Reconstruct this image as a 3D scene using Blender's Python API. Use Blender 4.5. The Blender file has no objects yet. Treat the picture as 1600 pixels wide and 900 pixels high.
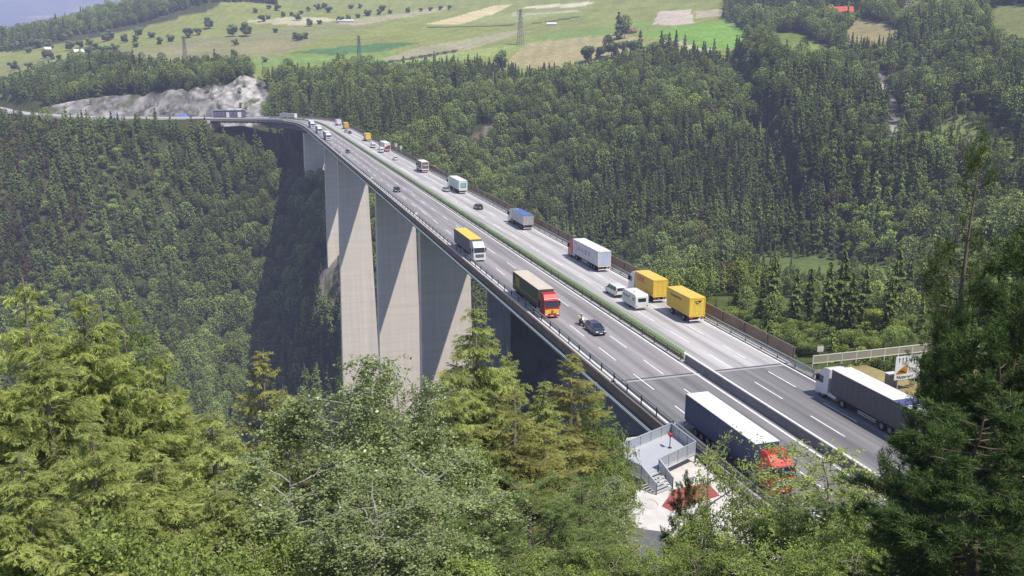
import bpy, bmesh, math, random
import numpy as np
from mathutils import Vector, Matrix
R=math.radians; PI=math.pi
random.seed(7); rng=np.random.default_rng(11)
scene=bpy.context.scene; col=scene.collection
# ---------------------------------------------------------------- camera frame (eye 38 m above the carriageway)
EYE=38.0; FPX=1402.0; PITCH=math.atan(348/1402.0); TH=-R(16.868)
UX=(math.sin(TH),math.cos(TH)); VX=(math.cos(TH),-math.sin(TH))      # along / across the bridge
def ray(px,py):
    d=(px-800,FPX,450-py); c,s=math.cos(PITCH),math.sin(PITCH)
    return (d[0],d[1]*c+d[2]*s,-d[1]*s+d[2]*c)
def at(px,py,z):                      # photo direction met with the height z
    d=ray(px,py); t=(z-EYE)/d[2]; return Vector((d[0]*t,d[1]*t,z))
def at_d(px,py,dist):                 # photo direction at a horizontal distance
    d=ray(px,py); t=dist/math.hypot(d[0],d[1]); return Vector((d[0]*t,d[1]*t,EYE+d[2]*t))
def W(u,v,z=0.0): return Vector((UX[0]*u+VX[0]*v,UX[1]*u+VX[1]*v,z))
def to_uv(x,y): return UX[0]*x+UX[1]*y, VX[0]*x+VX[1]*y
HEAD=math.atan2(UX[1],UX[0])
# ---------------------------------------------------------------- materials
MATS={}
def nodes_of(name):
    m=bpy.data.materials.new(name); m.use_nodes=True; nt=m.node_tree; nt.nodes.clear()
    out=nt.nodes.new('ShaderNodeOutputMaterial'); return m,nt,out
def N(nt,t,**k):
    n=nt.nodes.new(t)
    for a,b in k.items():
        if a in n.inputs: n.inputs[a].default_value=b
        else: setattr(n,a,b)
    return n
def mat(name,c,rough=.6,metal=0.,noise=0.,scale=3.,bump=0.,c2=None,spec=.5,stretch=None,coat=0.):
    if name in MATS: return MATS[name]
    m,nt,out=nodes_of(name); p=N(nt,'ShaderNodeBsdfPrincipled'); L=nt.links.new
    p.inputs['Roughness'].default_value=rough; p.inputs['Metallic'].default_value=metal
    p.inputs['Specular IOR Level'].default_value=spec; p.inputs['Coat Weight'].default_value=coat
    p.inputs['Base Color'].default_value=(*c,1)
    if noise>0 or c2 is not None:
        tc=N(nt,'ShaderNodeTexCoord'); mp=N(nt,'ShaderNodeMapping')
        if stretch: mp.inputs['Scale'].default_value=stretch
        L(tc.outputs['Object'],mp.inputs['Vector'])
        nz=N(nt,'ShaderNodeTexNoise'); nz.inputs['Scale'].default_value=scale; nz.inputs['Detail'].default_value=6; nz.inputs['Roughness'].default_value=.65
        L(mp.outputs[0],nz.inputs['Vector'])
        mx=N(nt,'ShaderNodeMix',data_type='RGBA')
        a=c2 if c2 is not None else tuple(x*(1-noise) for x in c); b=c if c2 is not None else tuple(min(1,x*(1+noise)) for x in c)
        mx.inputs[6].default_value=(*a,1); mx.inputs[7].default_value=(*b,1)
        rp=N(nt,'ShaderNodeMapRange'); rp.inputs[1].default_value=.3; rp.inputs[2].default_value=.7
        L(nz.outputs[0],rp.inputs[0]); L(rp.outputs[0],mx.inputs[0]); L(mx.outputs[2],p.inputs['Base Color'])
        if bump>0:
            bp=N(nt,'ShaderNodeBump'); bp.inputs['Strength'].default_value=bump; L(nz.outputs[0],bp.inputs['Height']); L(bp.outputs[0],p.inputs['Normal'])
    L(p.outputs[0],out.inputs['Surface']); MATS[name]=m; return m
def glass(name,c=(.03,.04,.05)): return mat(name,c,rough=.08,spec=.8,coat=.4)
# ---------------------------------------------------------------- mesh builder
class MB:
    def __init__(s): s.v=[]; s.f=[]; s.m=[]; s.mats=[]
    def mi(s,m):
        if m not in s.mats: s.mats.append(m)
        return s.mats.index(m)
    def add(s,vs,fs,m):
        o=len(s.v); s.v+= [tuple(p) for p in vs]; k=s.mi(m)
        for f in fs: s.f.append(tuple(i+o for i in f)); s.m.append(k)
        return s
    def hexa(s,p,m): return s.add(p,[(3,2,1,0),(4,5,6,7),(0,1,5,4),(1,2,6,5),(2,3,7,6),(3,0,4,7)],m)
    def box(s,x0,x1,y0,y1,z0,z1,m): return s.hexa([(x0,y0,z0),(x1,y0,z0),(x1,y1,z0),(x0,y1,z0),(x0,y0,z1),(x1,y0,z1),(x1,y1,z1),(x0,y1,z1)],m)
    def cbox(s,c,d,m): return s.box(c[0]-d[0]/2,c[0]+d[0]/2,c[1]-d[1]/2,c[1]+d[1]/2,c[2]-d[2]/2,c[2]+d[2]/2,m)
    def bar(s,a,b,w,h,m,up=(0,0,1)):              # box section from a to b
        a=Vector(a);b=Vector(b);d=(b-a).normalized();upv=Vector(up)
        sd=d.cross(upv)
        if sd.length<1e-4: sd=d.cross(Vector((1,0,0)))
        sd.normalize(); t=sd.cross(d).normalized()
        q=[]
        for p in (a,b): q.append([p-sd*w/2-t*h/2,p+sd*w/2-t*h/2,p+sd*w/2+t*h/2,p-sd*w/2+t*h/2])
        return s.add(q[0]+q[1],[(3,2,1,0),(4,5,6,7),(0,1,5,4),(1,2,6,5),(2,3,7,6),(3,0,4,7)],m)
    def prism(s,prof,y0,y1,m,inset=None):         # side profile (x,z) widened along y; inset: z -> narrowing
        n=len(prof); g=inset or (lambda z:0)
        vs=[(x,y0+g(z),z) for x,z in prof]+[(x,y1-g(z),z) for x,z in prof]
        fs=[tuple(range(n)),tuple(range(2*n-1,n-1,-1))]+[((i+1)%n,i,i+n,(i+1)%n+n) for i in range(n)]
        return s.add(vs,fs,m)
    def cyl(s,a,b,r0,r1,n,m,cap=True):
        a=Vector(a);b=Vector(b);d=(b-a).normalized(); x=d.orthogonal().normalized(); y=d.cross(x)
        vs=[];
        for p,r in ((a,r0),(b,r1)):
            for i in range(n):
                t=2*PI*i/n; vs.append(p+x*math.cos(t)*r+y*math.sin(t)*r)
        fs=[(i,(i+1)%n,(i+1)%n+n,i+n) for i in range(n)]
        if cap: fs+=[tuple(range(n-1,-1,-1)),tuple(range(n,2*n))]
        return s.add(vs,fs,m)
    def tube(s,pts,rs,n,m):
        vs=[];P=[Vector(p) for p in pts]
        for i,p in enumerate(P):
            d=(P[min(i+1,len(P)-1)]-P[max(i-1,0)]).normalized(); x=d.cross(Vector((.13,.27,.95)))
            if x.length<1e-3: x=d.orthogonal()
            x.normalize(); y=d.cross(x)
            for k in range(n):
                t=2*PI*k/n; vs.append(p+(x*math.cos(t)+y*math.sin(t))*rs[i])
        fs=[(i*n+k,i*n+(k+1)%n,(i+1)*n+(k+1)%n,(i+1)*n+k) for i in range(len(P)-1) for k in range(n)]
        return s.add(vs,fs,m)
    def mesh(s,name,smooth=False):
        me=bpy.data.meshes.new(name); me.from_pydata(s.v,[],s.f)
        for m in s.mats: me.materials.append(m)
        me.polygons.foreach_set('material_index',s.m)
        if smooth: me.polygons.foreach_set('use_smooth',[True]*len(s.f))
        me.update(); return me
    def build(s,name,parent=None,smooth=False,bevel=0):
        o=bpy.data.objects.new(name,s.mesh(name,smooth)); col.objects.link(o)
        if parent is not None: o.parent=parent
        if bevel:
            b=o.modifiers.new('soft','BEVEL'); b.width=bevel; b.segments=2; b.limit_method='ANGLE'
        return o
def tag(o,label=None,cat=None,group=None,kind=None):
    for k,x in (('label',label),('category',cat),('group',group),('kind',kind)):
        if x: o[k]=x
    return o
def empty(name,loc,rz=0.,label=None,cat=None,group=None):
    o=bpy.data.objects.new(name,None); col.objects.link(o); o.location=loc; o.rotation_euler=(0,0,rz)
    o.empty_display_size=.3; return tag(o,label,cat,group)
def grid_mesh(name,V,nx,ny,m,smooth=True):
    me=bpy.data.meshes.new(name); n=nx*ny
    me.vertices.add(n); me.vertices.foreach_set('co',np.asarray(V,dtype=np.float32).ravel())
    i=np.arange(nx-1)[:,None]*ny+np.arange(ny-1)[None,:]; q=np.stack([i,i+ny,i+ny+1,i+1],-1).reshape(-1,4)
    nf=len(q); me.loops.add(nf*4); me.polygons.add(nf)
    me.loops.foreach_set('vertex_index',q.ravel().astype(np.int32)); me.polygons.foreach_set('loop_start',np.arange(0,nf*4,4,dtype=np.int32))
    me.polygons.foreach_set('use_smooth',np.full(nf,smooth)); me.materials.append(m); me.update(calc_edges=True); me.validate(); return me
def text_mesh(body,size,m,name='lettering',shear=0.,bold=.0):
    cu=bpy.data.curves.new(name,'FONT'); cu.body=body; cu.size=size; cu.shear=shear; cu.offset=bold; cu.align_x='CENTER'; cu.align_y='CENTER'
    t=bpy.data.objects.new(name,cu); col.objects.link(t); dg=bpy.context.evaluated_depsgraph_get()
    me=bpy.data.meshes.new_from_object(t.evaluated_get(dg)); bpy.data.objects.remove(t); me.materials.clear(); me.materials.append(m); return me
def put_text(body,size,m,mtx,parent,name='lettering',shear=0.,bold=0.,sx=1.):
    o=bpy.data.objects.new(name,text_mesh(body,size,m,name,shear,bold)); col.objects.link(o); o.parent=parent
    o.matrix_local=mtx@Matrix.Diagonal((sx,1,1,1)); return o
def frame(o,x,y,n):                   # matrix from origin, text x axis, text y axis, normal
    m=Matrix.Identity(4)
    for i,a in enumerate((Vector(x),Vector(y),Vector(n),Vector(o))):
        for k in range(3): m[k][i]=a[k]
    return m
# ---------------------------------------------------------------- value noise for the terrain
def vnoise(x,y,seed=0):
    x=np.asarray(x,float);y=np.asarray(y,float); xi=np.floor(x);yi=np.floor(y); fx=x-xi;fy=y-yi
    def h(a,b):
        s=np.sin(a*127.1+b*311.7+seed*74.7)*43758.5453; return s-np.floor(s)
    fx=fx*fx*(3-2*fx);fy=fy*fy*(3-2*fy)
    return (h(xi,yi)*(1-fx)+h(xi+1,yi)*fx)*(1-fy)+(h(xi,yi+1)*(1-fx)+h(xi+1,yi+1)*fx)*fy
def fbm(x,y,sc,oct=4,seed=0):
    t=0;a=.5;tot=0
    for i in range(oct): t=t+a*(vnoise(x/sc,y/sc,seed+i)-.5);tot+=a;a*=.5;sc/=2.03
    return t/tot*2
def in_poly(x,y,poly):
    x=np.asarray(x);y=np.asarray(y);ins=np.zeros(x.shape,bool);n=len(poly)
    for i in range(n):
        x0,y0=poly[i];x1,y1=poly[(i+1)%n]
        c=((y0>y)!=(y1>y))&(x<(x1-x0)*(y-y0)/((y1-y0) if y1!=y0 else 1e-9)+x0); ins^=c
    return ins
# ---------------------------------------------------------------- the motorway axis
AX=[(-140,55,0),(-60,55,0),(20,55,0),(100,55,0),(180,55,0),(260,55,0),(340,55,0),(420,55,0),(500,55,0),(560,55,0),(605,54.4,0),(640,51,0),(668,42,0),(690,26,0),(703,4,0),(711,-24,.2),(718,-58,.6),(729,-95,1),(752,-130,1.4),(795,-164,1.8),(850,-190,2.2),(920,-218,2.6),(1000,-250,3)]
def _catmull():
    out=[];P=[np.array(p,float) for p in AX]
    for i in range(1,len(P)-2):
        p0,p1,p2,p3=P[i-1:i+3]
        n=max(4,int(np.linalg.norm(p2-p1)/2))
        for k in range(n):
            t=k/n; out.append(.5*((2*p1)+(-p0+p2)*t+(2*p0-5*p1+4*p2-p3)*t*t+(-p0+3*p1-3*p2+p3)*t**3))
    out.append(P[-2]); return np.array(out)
_A=_catmull(); _S=np.concatenate([[0],np.cumsum(np.linalg.norm(np.diff(_A[:,:2],axis=0),axis=1))])-60.0   # s equals u on the straight
AXY=np.stack([UX[0]*_A[:,0]+VX[0]*_A[:,1],UX[1]*_A[:,0]+VX[1]*_A[:,1],_A[:,2]],1)
S_END=float(_S[-1])
def axis(s):
    p=np.array([np.interp(s,_S,AXY[:,k]) for k in range(3)])
    e=4.0; d=np.array([np.interp(s+e,_S,AXY[:,k])-np.interp(s-e,_S,AXY[:,k]) for k in range(2)]); d/=np.linalg.norm(d)
    return p,d
def RP(s,off,z=0.0):                  # a point on the motorway: s along, off to the right, z above the road
    p,d=axis(s); return Vector((p[0]+d[1]*off,p[1]-d[0]*off,p[2]+z))
def rhead(s):
    d=axis(s)[1]; return math.atan2(d[1],d[0])
SUN_E=5.0; SKY_E=.11; HAZE=1.35e-4; HAZE_C=(.54,.59,.98); PIER_C=(.88,.79,.69)
# ================================================================ TERRAIN
CP=[]
def cp_xyz(*a):
    for x,y,z in a: CP.append((x,y,z))
def cp_uv(*a):
    for u,v,z in a: p=W(u,v); CP.append((p.x,p.y,z))
def cp_px(*a):
    for px,py,d in a: p=at_d(px,py,d); CP.append((p.x,p.y,p.z))
cp_xyz((0,0,36),(-30,0,36),(30,0,31),(14,14,27),(0,-60,70),(-80,-60,70),(80,-60,70),(-100,20,10),(-15,40,8),(0,40,11),(14,40,13),(26,40,14),(-40,45,1),
       (45,30,16),(-10,62,1),(4,58,5),(-30,70,-8),(-70,80,-28),(-20,100,-26),(-60,140,-75),(10,75,-3),(-20,190,-105),(-120,180,-125),(-40,290,-142),(-150,330,-150),(-260,250,-140),(10,270,-135),
       (-300,420,-145),(-420,520,-140),(60,40,10),(80,20,24))
cp_uv((60,30,0),(80,30,-.5),(70,42,0),(40,42,3),(88,28,-6),(90,44,-3),(95,55,-3),(20,55,0),(60,60,0),(95,75,-3),(70,82,0),(20,80,5),(-60,55,0),(-60,90,12),(60,120,4),(20,120,12),
      (120,54,-22),(150,54,-36),(177,54,-50),(246,54,-92),(330,54,-136),(400,54,-152),(459,54,-140),(496,54,-104),(522,54,-71),(535,54,-66),(575,54,-55),(640,54,-36),(690,40,-24),(705,20,-14),(706,-5,-8),
      (110,90,-14),(140,90,-18),(182,109,-22),(240,100,-45),(300,110,-80),(360,110,-110),(420,110,-110),(480,110,-85),(540,110,-50),(600,100,-25),(660,90,-6),(700,70,-1),(720,45,0),
      (280,190,-42),(366,238,-53),(330,150,-65),(420,190,-80),(520,196,-66),(600,190,-40))
cp_px((300,560,560),(100,560,540),(-120,560,540),(420,560,560),(300,400,622),(120,400,622),(-60,400,630),(420,400,615),(300,260,668),(150,260,672),(0,260,690),(-150,260,700),(430,260,662),(300,198,694),(150,200,712),(0,182,800))
# right-hand valley side and its spur
cp_px((1190,412,440),(1300,410,440),(1390,432,430),(1250,470,330),(1120,470,260),(1380,500,270),(1240,520,190),(1400,540,150),(1530,520,200),(1540,400,380),
      (1000,330,520),(1100,250,585),(900,250,600),(800,190,650),(700,180,690),(600,160,730),(520,140,760),(1000,180,640),(1150,180,640),(1290,250,590),(1240,180,655),
      (1280,330,520),(1330,330,500),(1390,230,600),(1420,260,590),(1480,260,500),(1470,200,600),(1390,150,700),(1540,150,620),(1560,60,760),(1640,60,760),(1700,200,560),(1640,350,420),
      (1450,60,820),(1330,60,840),(1310,30,960),(1400,-20,1100),(1540,-30,1000))
# plateau with the fields
cp_px((440,128,790),(560,122,815),(650,116,830),(760,120,830),(860,130,810),(950,118,800),(1050,96,800),(1150,84,800),(1220,78,810),(1290,90,800),
      (300,120,900),(200,120,930),(60,140,960),(0,150,980),(-150,150,1000),(380,118,850),
      (600,70,1040),(800,80,1000),(1000,60,960),(1150,40,980),(700,40,1250),(400,50,1250),(200,70,1250),(0,100,1250),(900,20,1350),(1100,5,1300),(600,10,1600),(800,-5,1700),(400,10,1650),(1200,-20,1300),
      (330,8,1480),(230,38,1430),(150,55,1410),(60,74,1390),(0,88,1380),(-200,115,1360),(330,-25,1640),(230,2,1610),(150,28,1580),(60,50,1560),(0,64,1550),(-200,85,1540),(600,-40,2200),(900,-60,2200),(1200,-90,1900),(450,-12,1900))
for px,dz,d in ((330,-70,2300),(150,-140,2300),(0,-200,2300),(-200,-220,2200),(-350,-100,1600),(300,-120,2800),(0,-300,2800)):
    p=at_d(px,60,d); CP.append((p.x,p.y,dz))
# quarry-like rock cut behind the far road
cp_px((90,168,800),(160,150,815),(240,142,800),(320,134,790),(400,124,775),(130,184,765),(220,186,750),(300,186,742),(380,186,735),(420,180,742))
CP=np.array(CP); _K=25.0
def _phi(r2): return np.sqrt(r2+_K*_K)
_A0=_phi(((CP[:,None,:2]-CP[None,:,:2])**2).sum(-1)); _n=len(CP)
_M=np.zeros((_n+3,_n+3)); _M[:_n,:_n]=_A0-np.eye(_n)*4.0; _Q=np.concatenate([np.ones((_n,1)),CP[:,:2]/1000],1); _M[:_n,_n:]=_Q; _M[_n:,:_n]=_Q.T
_w=np.linalg.solve(_M,np.concatenate([CP[:,2],np.zeros(3)]))
def _near_axis(x,y):                  # distance to the axis polyline and its s
    P=AXY[::4,:2]; S=_S[::4]; best=np.full(x.shape,1e9); bs=np.zeros(x.shape); bz=np.zeros(x.shape)
    for i in range(len(P)):
        d=(x-P[i,0])**2+(y-P[i,1])**2; k=d<best; best=np.where(k,d,best); bs=np.where(k,S[i],bs); bz=np.where(k,AXY[i*4,2],bz)
    return np.sqrt(best),bs,bz
SPUR=[tuple(at_d(a,b,d)[:2]) for a,b,d in ((1140,80,830),(1165,115,740),(1195,170,660),(1230,260,590),(1262,340,520),(1292,400,450))]
def height_raw(x,y):
    sh=x.shape; X=x.ravel();Y=y.ravel(); out=np.zeros(X.shape)
    for i in range(0,len(X),20000):
        a=X[i:i+20000];b=Y[i:i+20000]
        r2=(a[:,None]-CP[None,:,0])**2+(b[:,None]-CP[None,:,1])**2
        out[i:i+20000]=_phi(r2)@_w[:_n]+_w[_n]+_w[_n+1]*a/1000+_w[_n+2]*b/1000
    return out.reshape(sh)
LOT=[tuple(W(u,v)[:2]) for u,v in ((90,42.2),(90,33),(82,28.5),(56,24),(40,30),(38,42.2))]
def smooth(t): t=np.clip(t,0,1); return t*t*(3-2*t)
def height(x,y):
    x=np.asarray(x,float);y=np.asarray(y,float)
    z=height_raw(x,y); d=np.hypot(x,y)
    amp=smooth((d-60)/150)*(2.2+3.2*smooth((d-250)/300)-4.2*smooth((d-860)/120))
    z=z+amp*fbm(x,y,60,4,3)
    # wooded spur with a steep shaded flank
    sp=np.full(z.shape,-999.); q_=np.full(z.shape,1e9)
    for (ax,ay),(bx,by) in zip(SPUR,SPUR[1:]):
        dx,dy=bx-ax,by-ay; l2=dx*dx+dy*dy; t=np.clip(((x-ax)*dx+(y-ay)*dy)/l2,0,1); dd=np.hypot(x-ax-t*dx,y-ay-t*dy); sg=np.sign(-((x-ax)*dy-(y-ay)*dx)); k=dd<q_; q_=np.where(k,dd,q_); sp=np.where(k,sg*dd,sp)
    yy=np.hypot(x,y); fade=smooth((yy-455)/60)*smooth((810-yy)/60); z=z+fade*24*np.where(sp>0,np.exp(-(sp/60)**2),smooth(1+sp/9))
    u=UX[0]*x+UX[1]*y; v=VX[0]*x+VX[1]*y
    rk=smooth(1-np.abs(d-768)/45)*smooth((u-640)/30)*smooth((20-v)/20)
    z=z+rk*(9*fbm(x,y,26,4,9)+7*np.abs(fbm(x,y,11,3,5)))
    # the near carriageway and parking bench
    near=smooth((97-u)/3)*smooth((v-(36+6.5*smooth((u-76)/5)))/2.5)*smooth((86-v)/10); z=z*(1-near)+near*(-.22)
    lot=smooth((82-u)/4)*smooth((u-34)/8)*smooth((v-(24.5+.16*(u-56)))/4)*smooth((46-v)/4); z=z*(1-lot)+lot*(-.25)
    # far road on its bench, clear air below the bridge
    far=(u>600)
    da,sa,za=_near_axis(np.where(far,x,1e5),np.where(far,y,1e5))
    w=smooth((26-da)/9)*(sa>742)*far; z=z*(1-w)+w*(za-.25)
    br=smooth((24-np.abs(v-55))/8)*smooth((u-97)/20)*smooth((720-u)/20)
    z=np.where(br>0,np.minimum(z,z*(1-br)+br*np.minimum(z,-9)),z)
    w=smooth((24-da)/8)*(sa>600)*(sa<=742)*far; z=np.where(w>0,np.minimum(z,z*(1-w)+w*np.minimum(z,-7)),z)
    return z
az=np.concatenate([np.linspace(-80,-36,30)[:-1],np.linspace(-36,36,540),np.linspace(36,80,30)[1:]])
rad=np.concatenate([[.5,2,4,7],10*1.0118**np.arange(0,488)]); rad=np.unique(np.concatenate([rad[rad<3000],np.arange(743,812,1.7)]))
AZ,RD=np.meshgrid(np.radians(az),rad,indexing='ij'); TX=RD*np.sin(AZ); TY=RD*np.cos(AZ); TZ=height(TX,TY)
_azr=np.radians(az)
def hgt(x,y): return float(height(np.array([x]),np.array([y]))[0])
def _col(a):
    i=np.clip(np.searchsorted(_azr,a)-1,0,len(_azr)-2); t=(a-_azr[i])/(_azr[i+1]-_azr[i]); return TZ[i]*(1-t)+TZ[i+1]*t
def hit(px,py,dmin=60):               # where a direction of the photo meets the ground
    d=ray(px,py); hd=math.hypot(d[0],d[1]); a=math.atan2(d[0],d[1]); sl=d[2]/hd; zc=_col(a); zr=EYE+sl*rad
    k=np.where((zc>=zr)&(rad>dmin))[0]
    if len(k)==0:
        i=int(np.argmin(np.where(rad>dmin,zr-zc,1e9)))
        dist=rad[i]
    else:
        i=max(k[0],1); f0=zr[i-1]-zc[i-1]; f1=zr[i]-zc[i]; dist=rad[i-1]+(rad[i]-rad[i-1])*(f0/(f0-f1) if f0>f1 and f0>0 else 1)
    x=dist*math.sin(a); y=dist*math.cos(a); return Vector((x,y,hgt(x,y)))
def world_poly(pts,dmin=60): return [tuple(hit(a,b,dmin)[:2]) for a,b in pts]
# --- what covers the ground (linear albedo)
COL=np.zeros((*TX.shape,4)); COL[...,3]=1
n1=fbm(TX,TY,40,4,21)*.5+.5; n2=fbm(TX,TY,8,3,33)*.5+.5
def lerp(a,b,t): return np.asarray(a)*(1-t[...,None])+np.asarray(b)*t[...,None]
COL[...,:3]=lerp((.045,.060,.024),(.110,.105,.050),n2*.6+n1*.3)
def paint(poly,c,var=.12,soft=None):
    m=in_poly(TX,TY,poly); st=np.sin((TX*math.cos(len(poly)*1.3+c[0]*9)+TY*math.sin(len(poly)*1.3+c[0]*9))*.42+2*n1); k=(1+.05*st*(var<.11)+var*(n1-.5)*2+var*(n2-.5)*1.2)[...,None]; COL[m,:3]=(np.asarray(c)*k)[m]; return m
FIELDS=world_poly([(-260,165),(0,152),(60,150),(110,118),(220,116),(300,118),(400,124),(440,128),(560,116),(650,110),(760,118),(820,126),(880,120),(910,110),(1000,96),(1040,88),(1100,92),(1190,72),(1160,45),(1135,22),(1130,-25),(700,-45),(440,-10),(330,16),(200,48),(100,68),(0,82),(-260,100)],700)
mead=paint(FIELDS,(.25,.275,.085),.10)
for pts,c in (
    ([(-100,110),(60,90),(200,75),(380,60),(470,70),(300,100),(180,105),(0,140)],(.19,.20,.075)),
    ([(200,85),(330,55),(520,50),(420,95),(240,100)],(.215,.205,.095)),
    ([(170,105),(420,88),(700,84),(760,112),(560,112),(300,116)],(.165,.235,.058)),
    ([(452,82),(560,70),(660,67),(600,80),(520,86)],(.075,.150,.050)),
    ([(400,50),(520,30),(620,28),(560,48),(470,60)],(.20,.21,.085)),
    ([(660,39),(770,9),(800,7),(748,34),(720,38)],(.48,.40,.22)),
    ([(720,38),(760,24),(860,16),(900,18),(800,36)],(.22,.25,.09)),
    ([(600,92),(660,72),(800,48),(830,48),(780,62),(700,86),(640,96)],(.27,.25,.15)),
    ([(640,100),(720,80),(820,68),(870,62),(830,74),(760,86)],(.22,.27,.08)),
    ([(790,98),(830,60),(960,50),(1000,60),(960,90),(905,98),(840,108)],(.30,.26,.13)),
    ([(800,70),(880,48),(1030,30),(1050,40),(960,54),(860,62)],(.17,.24,.06)),
    ([(810,12),(840,8),(935,2),(905,11),(830,13)],(.45,.42,.30)),
    ([(800,20),(900,15),(910,18),(800,24)],(.34,.33,.20)),
    ([(1020,38),(1030,17),(1080,15),(1085,36),(1050,40)],(.42,.36,.29)),
    ([(1085,18),(1130,14),(1132,24),(1088,30)],(.34,.30,.20)),
    ([(990,52),(1130,33),(1170,50),(1190,60),(1120,80),(1040,66)],(.155,.275,.050)),
    ([(1030,63),(1040,60),(1120,78),(1112,81)],(.40,.38,.28)),
    ([(292,110),(296,96),(334,92),(326,104),(306,112)],(.46,.40,.31)),
    ([(386,34),(470,26),(540,30),(470,40),(400,36)],(.38,.35,.22)),
    ([(520,36),(700,10),(705,14),(560,40)],(.30,.28,.16))):
    paint(world_poly(pts,700),tuple(min(.7,q*1.22+.012) for q in c),.08)
HEDGELINES=[[(560,44),(640,42),(720,42),(830,37),(900,27)],[(490,108),(560,101),(640,92),(710,80)]]
for ln in HEDGELINES:
    w=[hit(a,b,700) for a,b in ln]
    for a,b in zip(w,w[1:]):
        dx,dy=b.x-a.x,b.y-a.y; t=np.clip(((TX-a.x)*dx+(TY-a.y)*dy)/(dx*dx+dy*dy),0,1); dd=np.hypot(TX-a.x-t*dx,TY-a.y-t*dy); COL[dd<5,:3]=(.045,.075,.03)
OPEN=[]                               # glades without trees
def glade(pts,c,var=.15,dmin=60):
    p=world_poly(pts,dmin); OPEN.append(p); paint(p,c,var); return p
glade([(1208,52),(1240,50),(1262,58),(1300,84),(1306,104),(1262,112),(1222,100),(1206,74)],(.19,.24,.065),.1,600)
glade([(1320,48),(1340,28),(1380,36),(1405,48),(1404,76),(1360,82),(1322,74)],(.30,.26,.13),.2,600)
glade([(1400,20),(1420,4),(1450,-4),(1440,20),(1410,32)],(.24,.24,.10),.1,600)
glade([(1540,18),(1570,6),(1640,10),(1640,84),(1560,88),(1542,60)],(.20,.22,.08),.1,500)
glade([(1190,404),(1240,404),(1320,408),(1330,424),(1260,432),(1200,418)],(.17,.22,.06),.3)
glade([(1170,412),(1185,404),(1235,405),(1230,411)],(.36,.31,.23),.2)
glade([(1310,424),(1400,432),(1400,440),(1310,432)],(.38,.34,.27),.2)
glade([(1210,462),(1262,468),(1262,482),(1215,478)],(.16,.20,.06),.3)
glade([(382,446),(396,408),(414,396),(408,420),(392,450)],(.22,.20,.10),.3)
LOW=world_poly([(1170,398),(1300,400),(1410,408),(1410,466),(1300,462),(1170,448)]); paint(LOW,(.12,.16,.05),.3); SHRUBBY=[LOW,world_poly([(1430,225),(1470,186),(1530,178),(1580,196),(1600,250),(1500,270)]),world_poly([(1284,40),(1288,14),(1336,14),(1338,40)],600)]; paint(SHRUBBY[1],(.20,.23,.075),.35)
glade([(345,540),(360,526),(376,518),(372,530),(352,546)],(.36,.31,.24),.3)
ROCK=[]
def rock(pts,c=(.36,.33,.30),dmin=60):
    p=world_poly(pts,dmin); OPEN.append(p); ROCK.append(p); m=in_poly(TX,TY,p); t=np.clip(fbm(TX+TY*.3,TZ*1.1+TY*.2,5,3,51)*1.1+.5,0,1); t2=np.clip(fbm(TX,TZ+TY*.4,20,3,57)*1.5+.5,0,1)
    cc=lerp((.20,.195,.19),c,t)*(0.7+.6*t2[...,None]); cr=np.abs(fbm(TX+TZ*1.3,TZ*.8-TX*.35,9,3,67))<.08; cc[cr]*=.55; g=(fbm(TX,TZ+TY*.5,12,3,61)>.34); cc[g]=(.12,.13,.06); COL[m,:3]=cc[m]
rock([(20,176),(80,166),(150,152),(200,148),(260,142),(330,136),(412,124),(420,150),(424,186),(330,191),(120,190),(60,184)],(.46,.43,.40),650)
rock([(1366,115),(1380,112),(1398,150),(1408,190),(1404,232),(1390,230),(1388,190),(1374,150)],(.42,.38,.34))
rock([(1420,240),(1436,200),(1446,205),(1434,250)],(.34,.31,.27)); rock([(1360,88),(1376,92),(1372,110),(1358,100)],(.3,.27,.22))
rock([(505,402),(528,396),(531,470),(520,500),(500,480),(498,440)],(.40,.34,.28),480)
rock([(855,156),(895,154),(900,166),(870,168)],(.36,.28,.20)); rock([(735,210),(770,196),(775,222),(740,232)],(.30,.22,.16)); rock([(1370,150),(1385,144),(1388,160),(1374,166)],(.36,.33,.3))
# bare dry grass and bushes around the near abutment, paved lot
paint([tuple(W(u,v)[:2]) for u,v in ((97.3,67),(97.3,99),(78,99),(40,92),(30,67))],(.33,.27,.13),.15)
paint([tuple(W(u,v)[:2]) for u,v in ((97,42),(97,66),(20,66),(20,42),(36,42))],(.2,.19,.17),.1)
for r0,r1,c in ((97,190,(.085,.115,.036)),):
    U_=UX[0]*TX+UX[1]*TY; V_=VX[0]*TX+VX[1]*TY; m=(U_>97.3)&(U_<210)&(V_>72)&(V_<175); COL[m,:3]=lerp(c,(.13,.15,.05),n2)[m]
m_t,nt,out=nodes_of('ground'); L=nt.links.new
at_=N(nt,'ShaderNodeAttribute',attribute_name='Col'); geo=N(nt,'ShaderNodeNewGeometry')
nz=N(nt,'ShaderNodeTexNoise'); nz.inputs['Scale'].default_value=.22; nz.inputs['Detail'].default_value=8; nz.inputs['Roughness'].default_value=.7; L(geo.outputs['Position'],nz.inputs['Vector'])
nzb=N(nt,'ShaderNodeTexNoise'); nzb.inputs['Scale'].default_value=.02; nzb.inputs['Detail'].default_value=5; L(geo.outputs['Position'],nzb.inputs['Vector'])
rg=N(nt,'ShaderNodeMapRange'); rg.inputs[1].default_value=.25; rg.inputs[2].default_value=.75; rg.inputs[3].default_value=.62; rg.inputs[4].default_value=1.38; L(nz.outputs[0],rg.inputs[0])
rb=N(nt,'ShaderNodeMapRange'); rb.inputs[1].default_value=.3; rb.inputs[2].default_value=.7; rb.inputs[3].default_value=.88; rb.inputs[4].default_value=1.12; L(nzb.outputs[0],rb.inputs[0])
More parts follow.
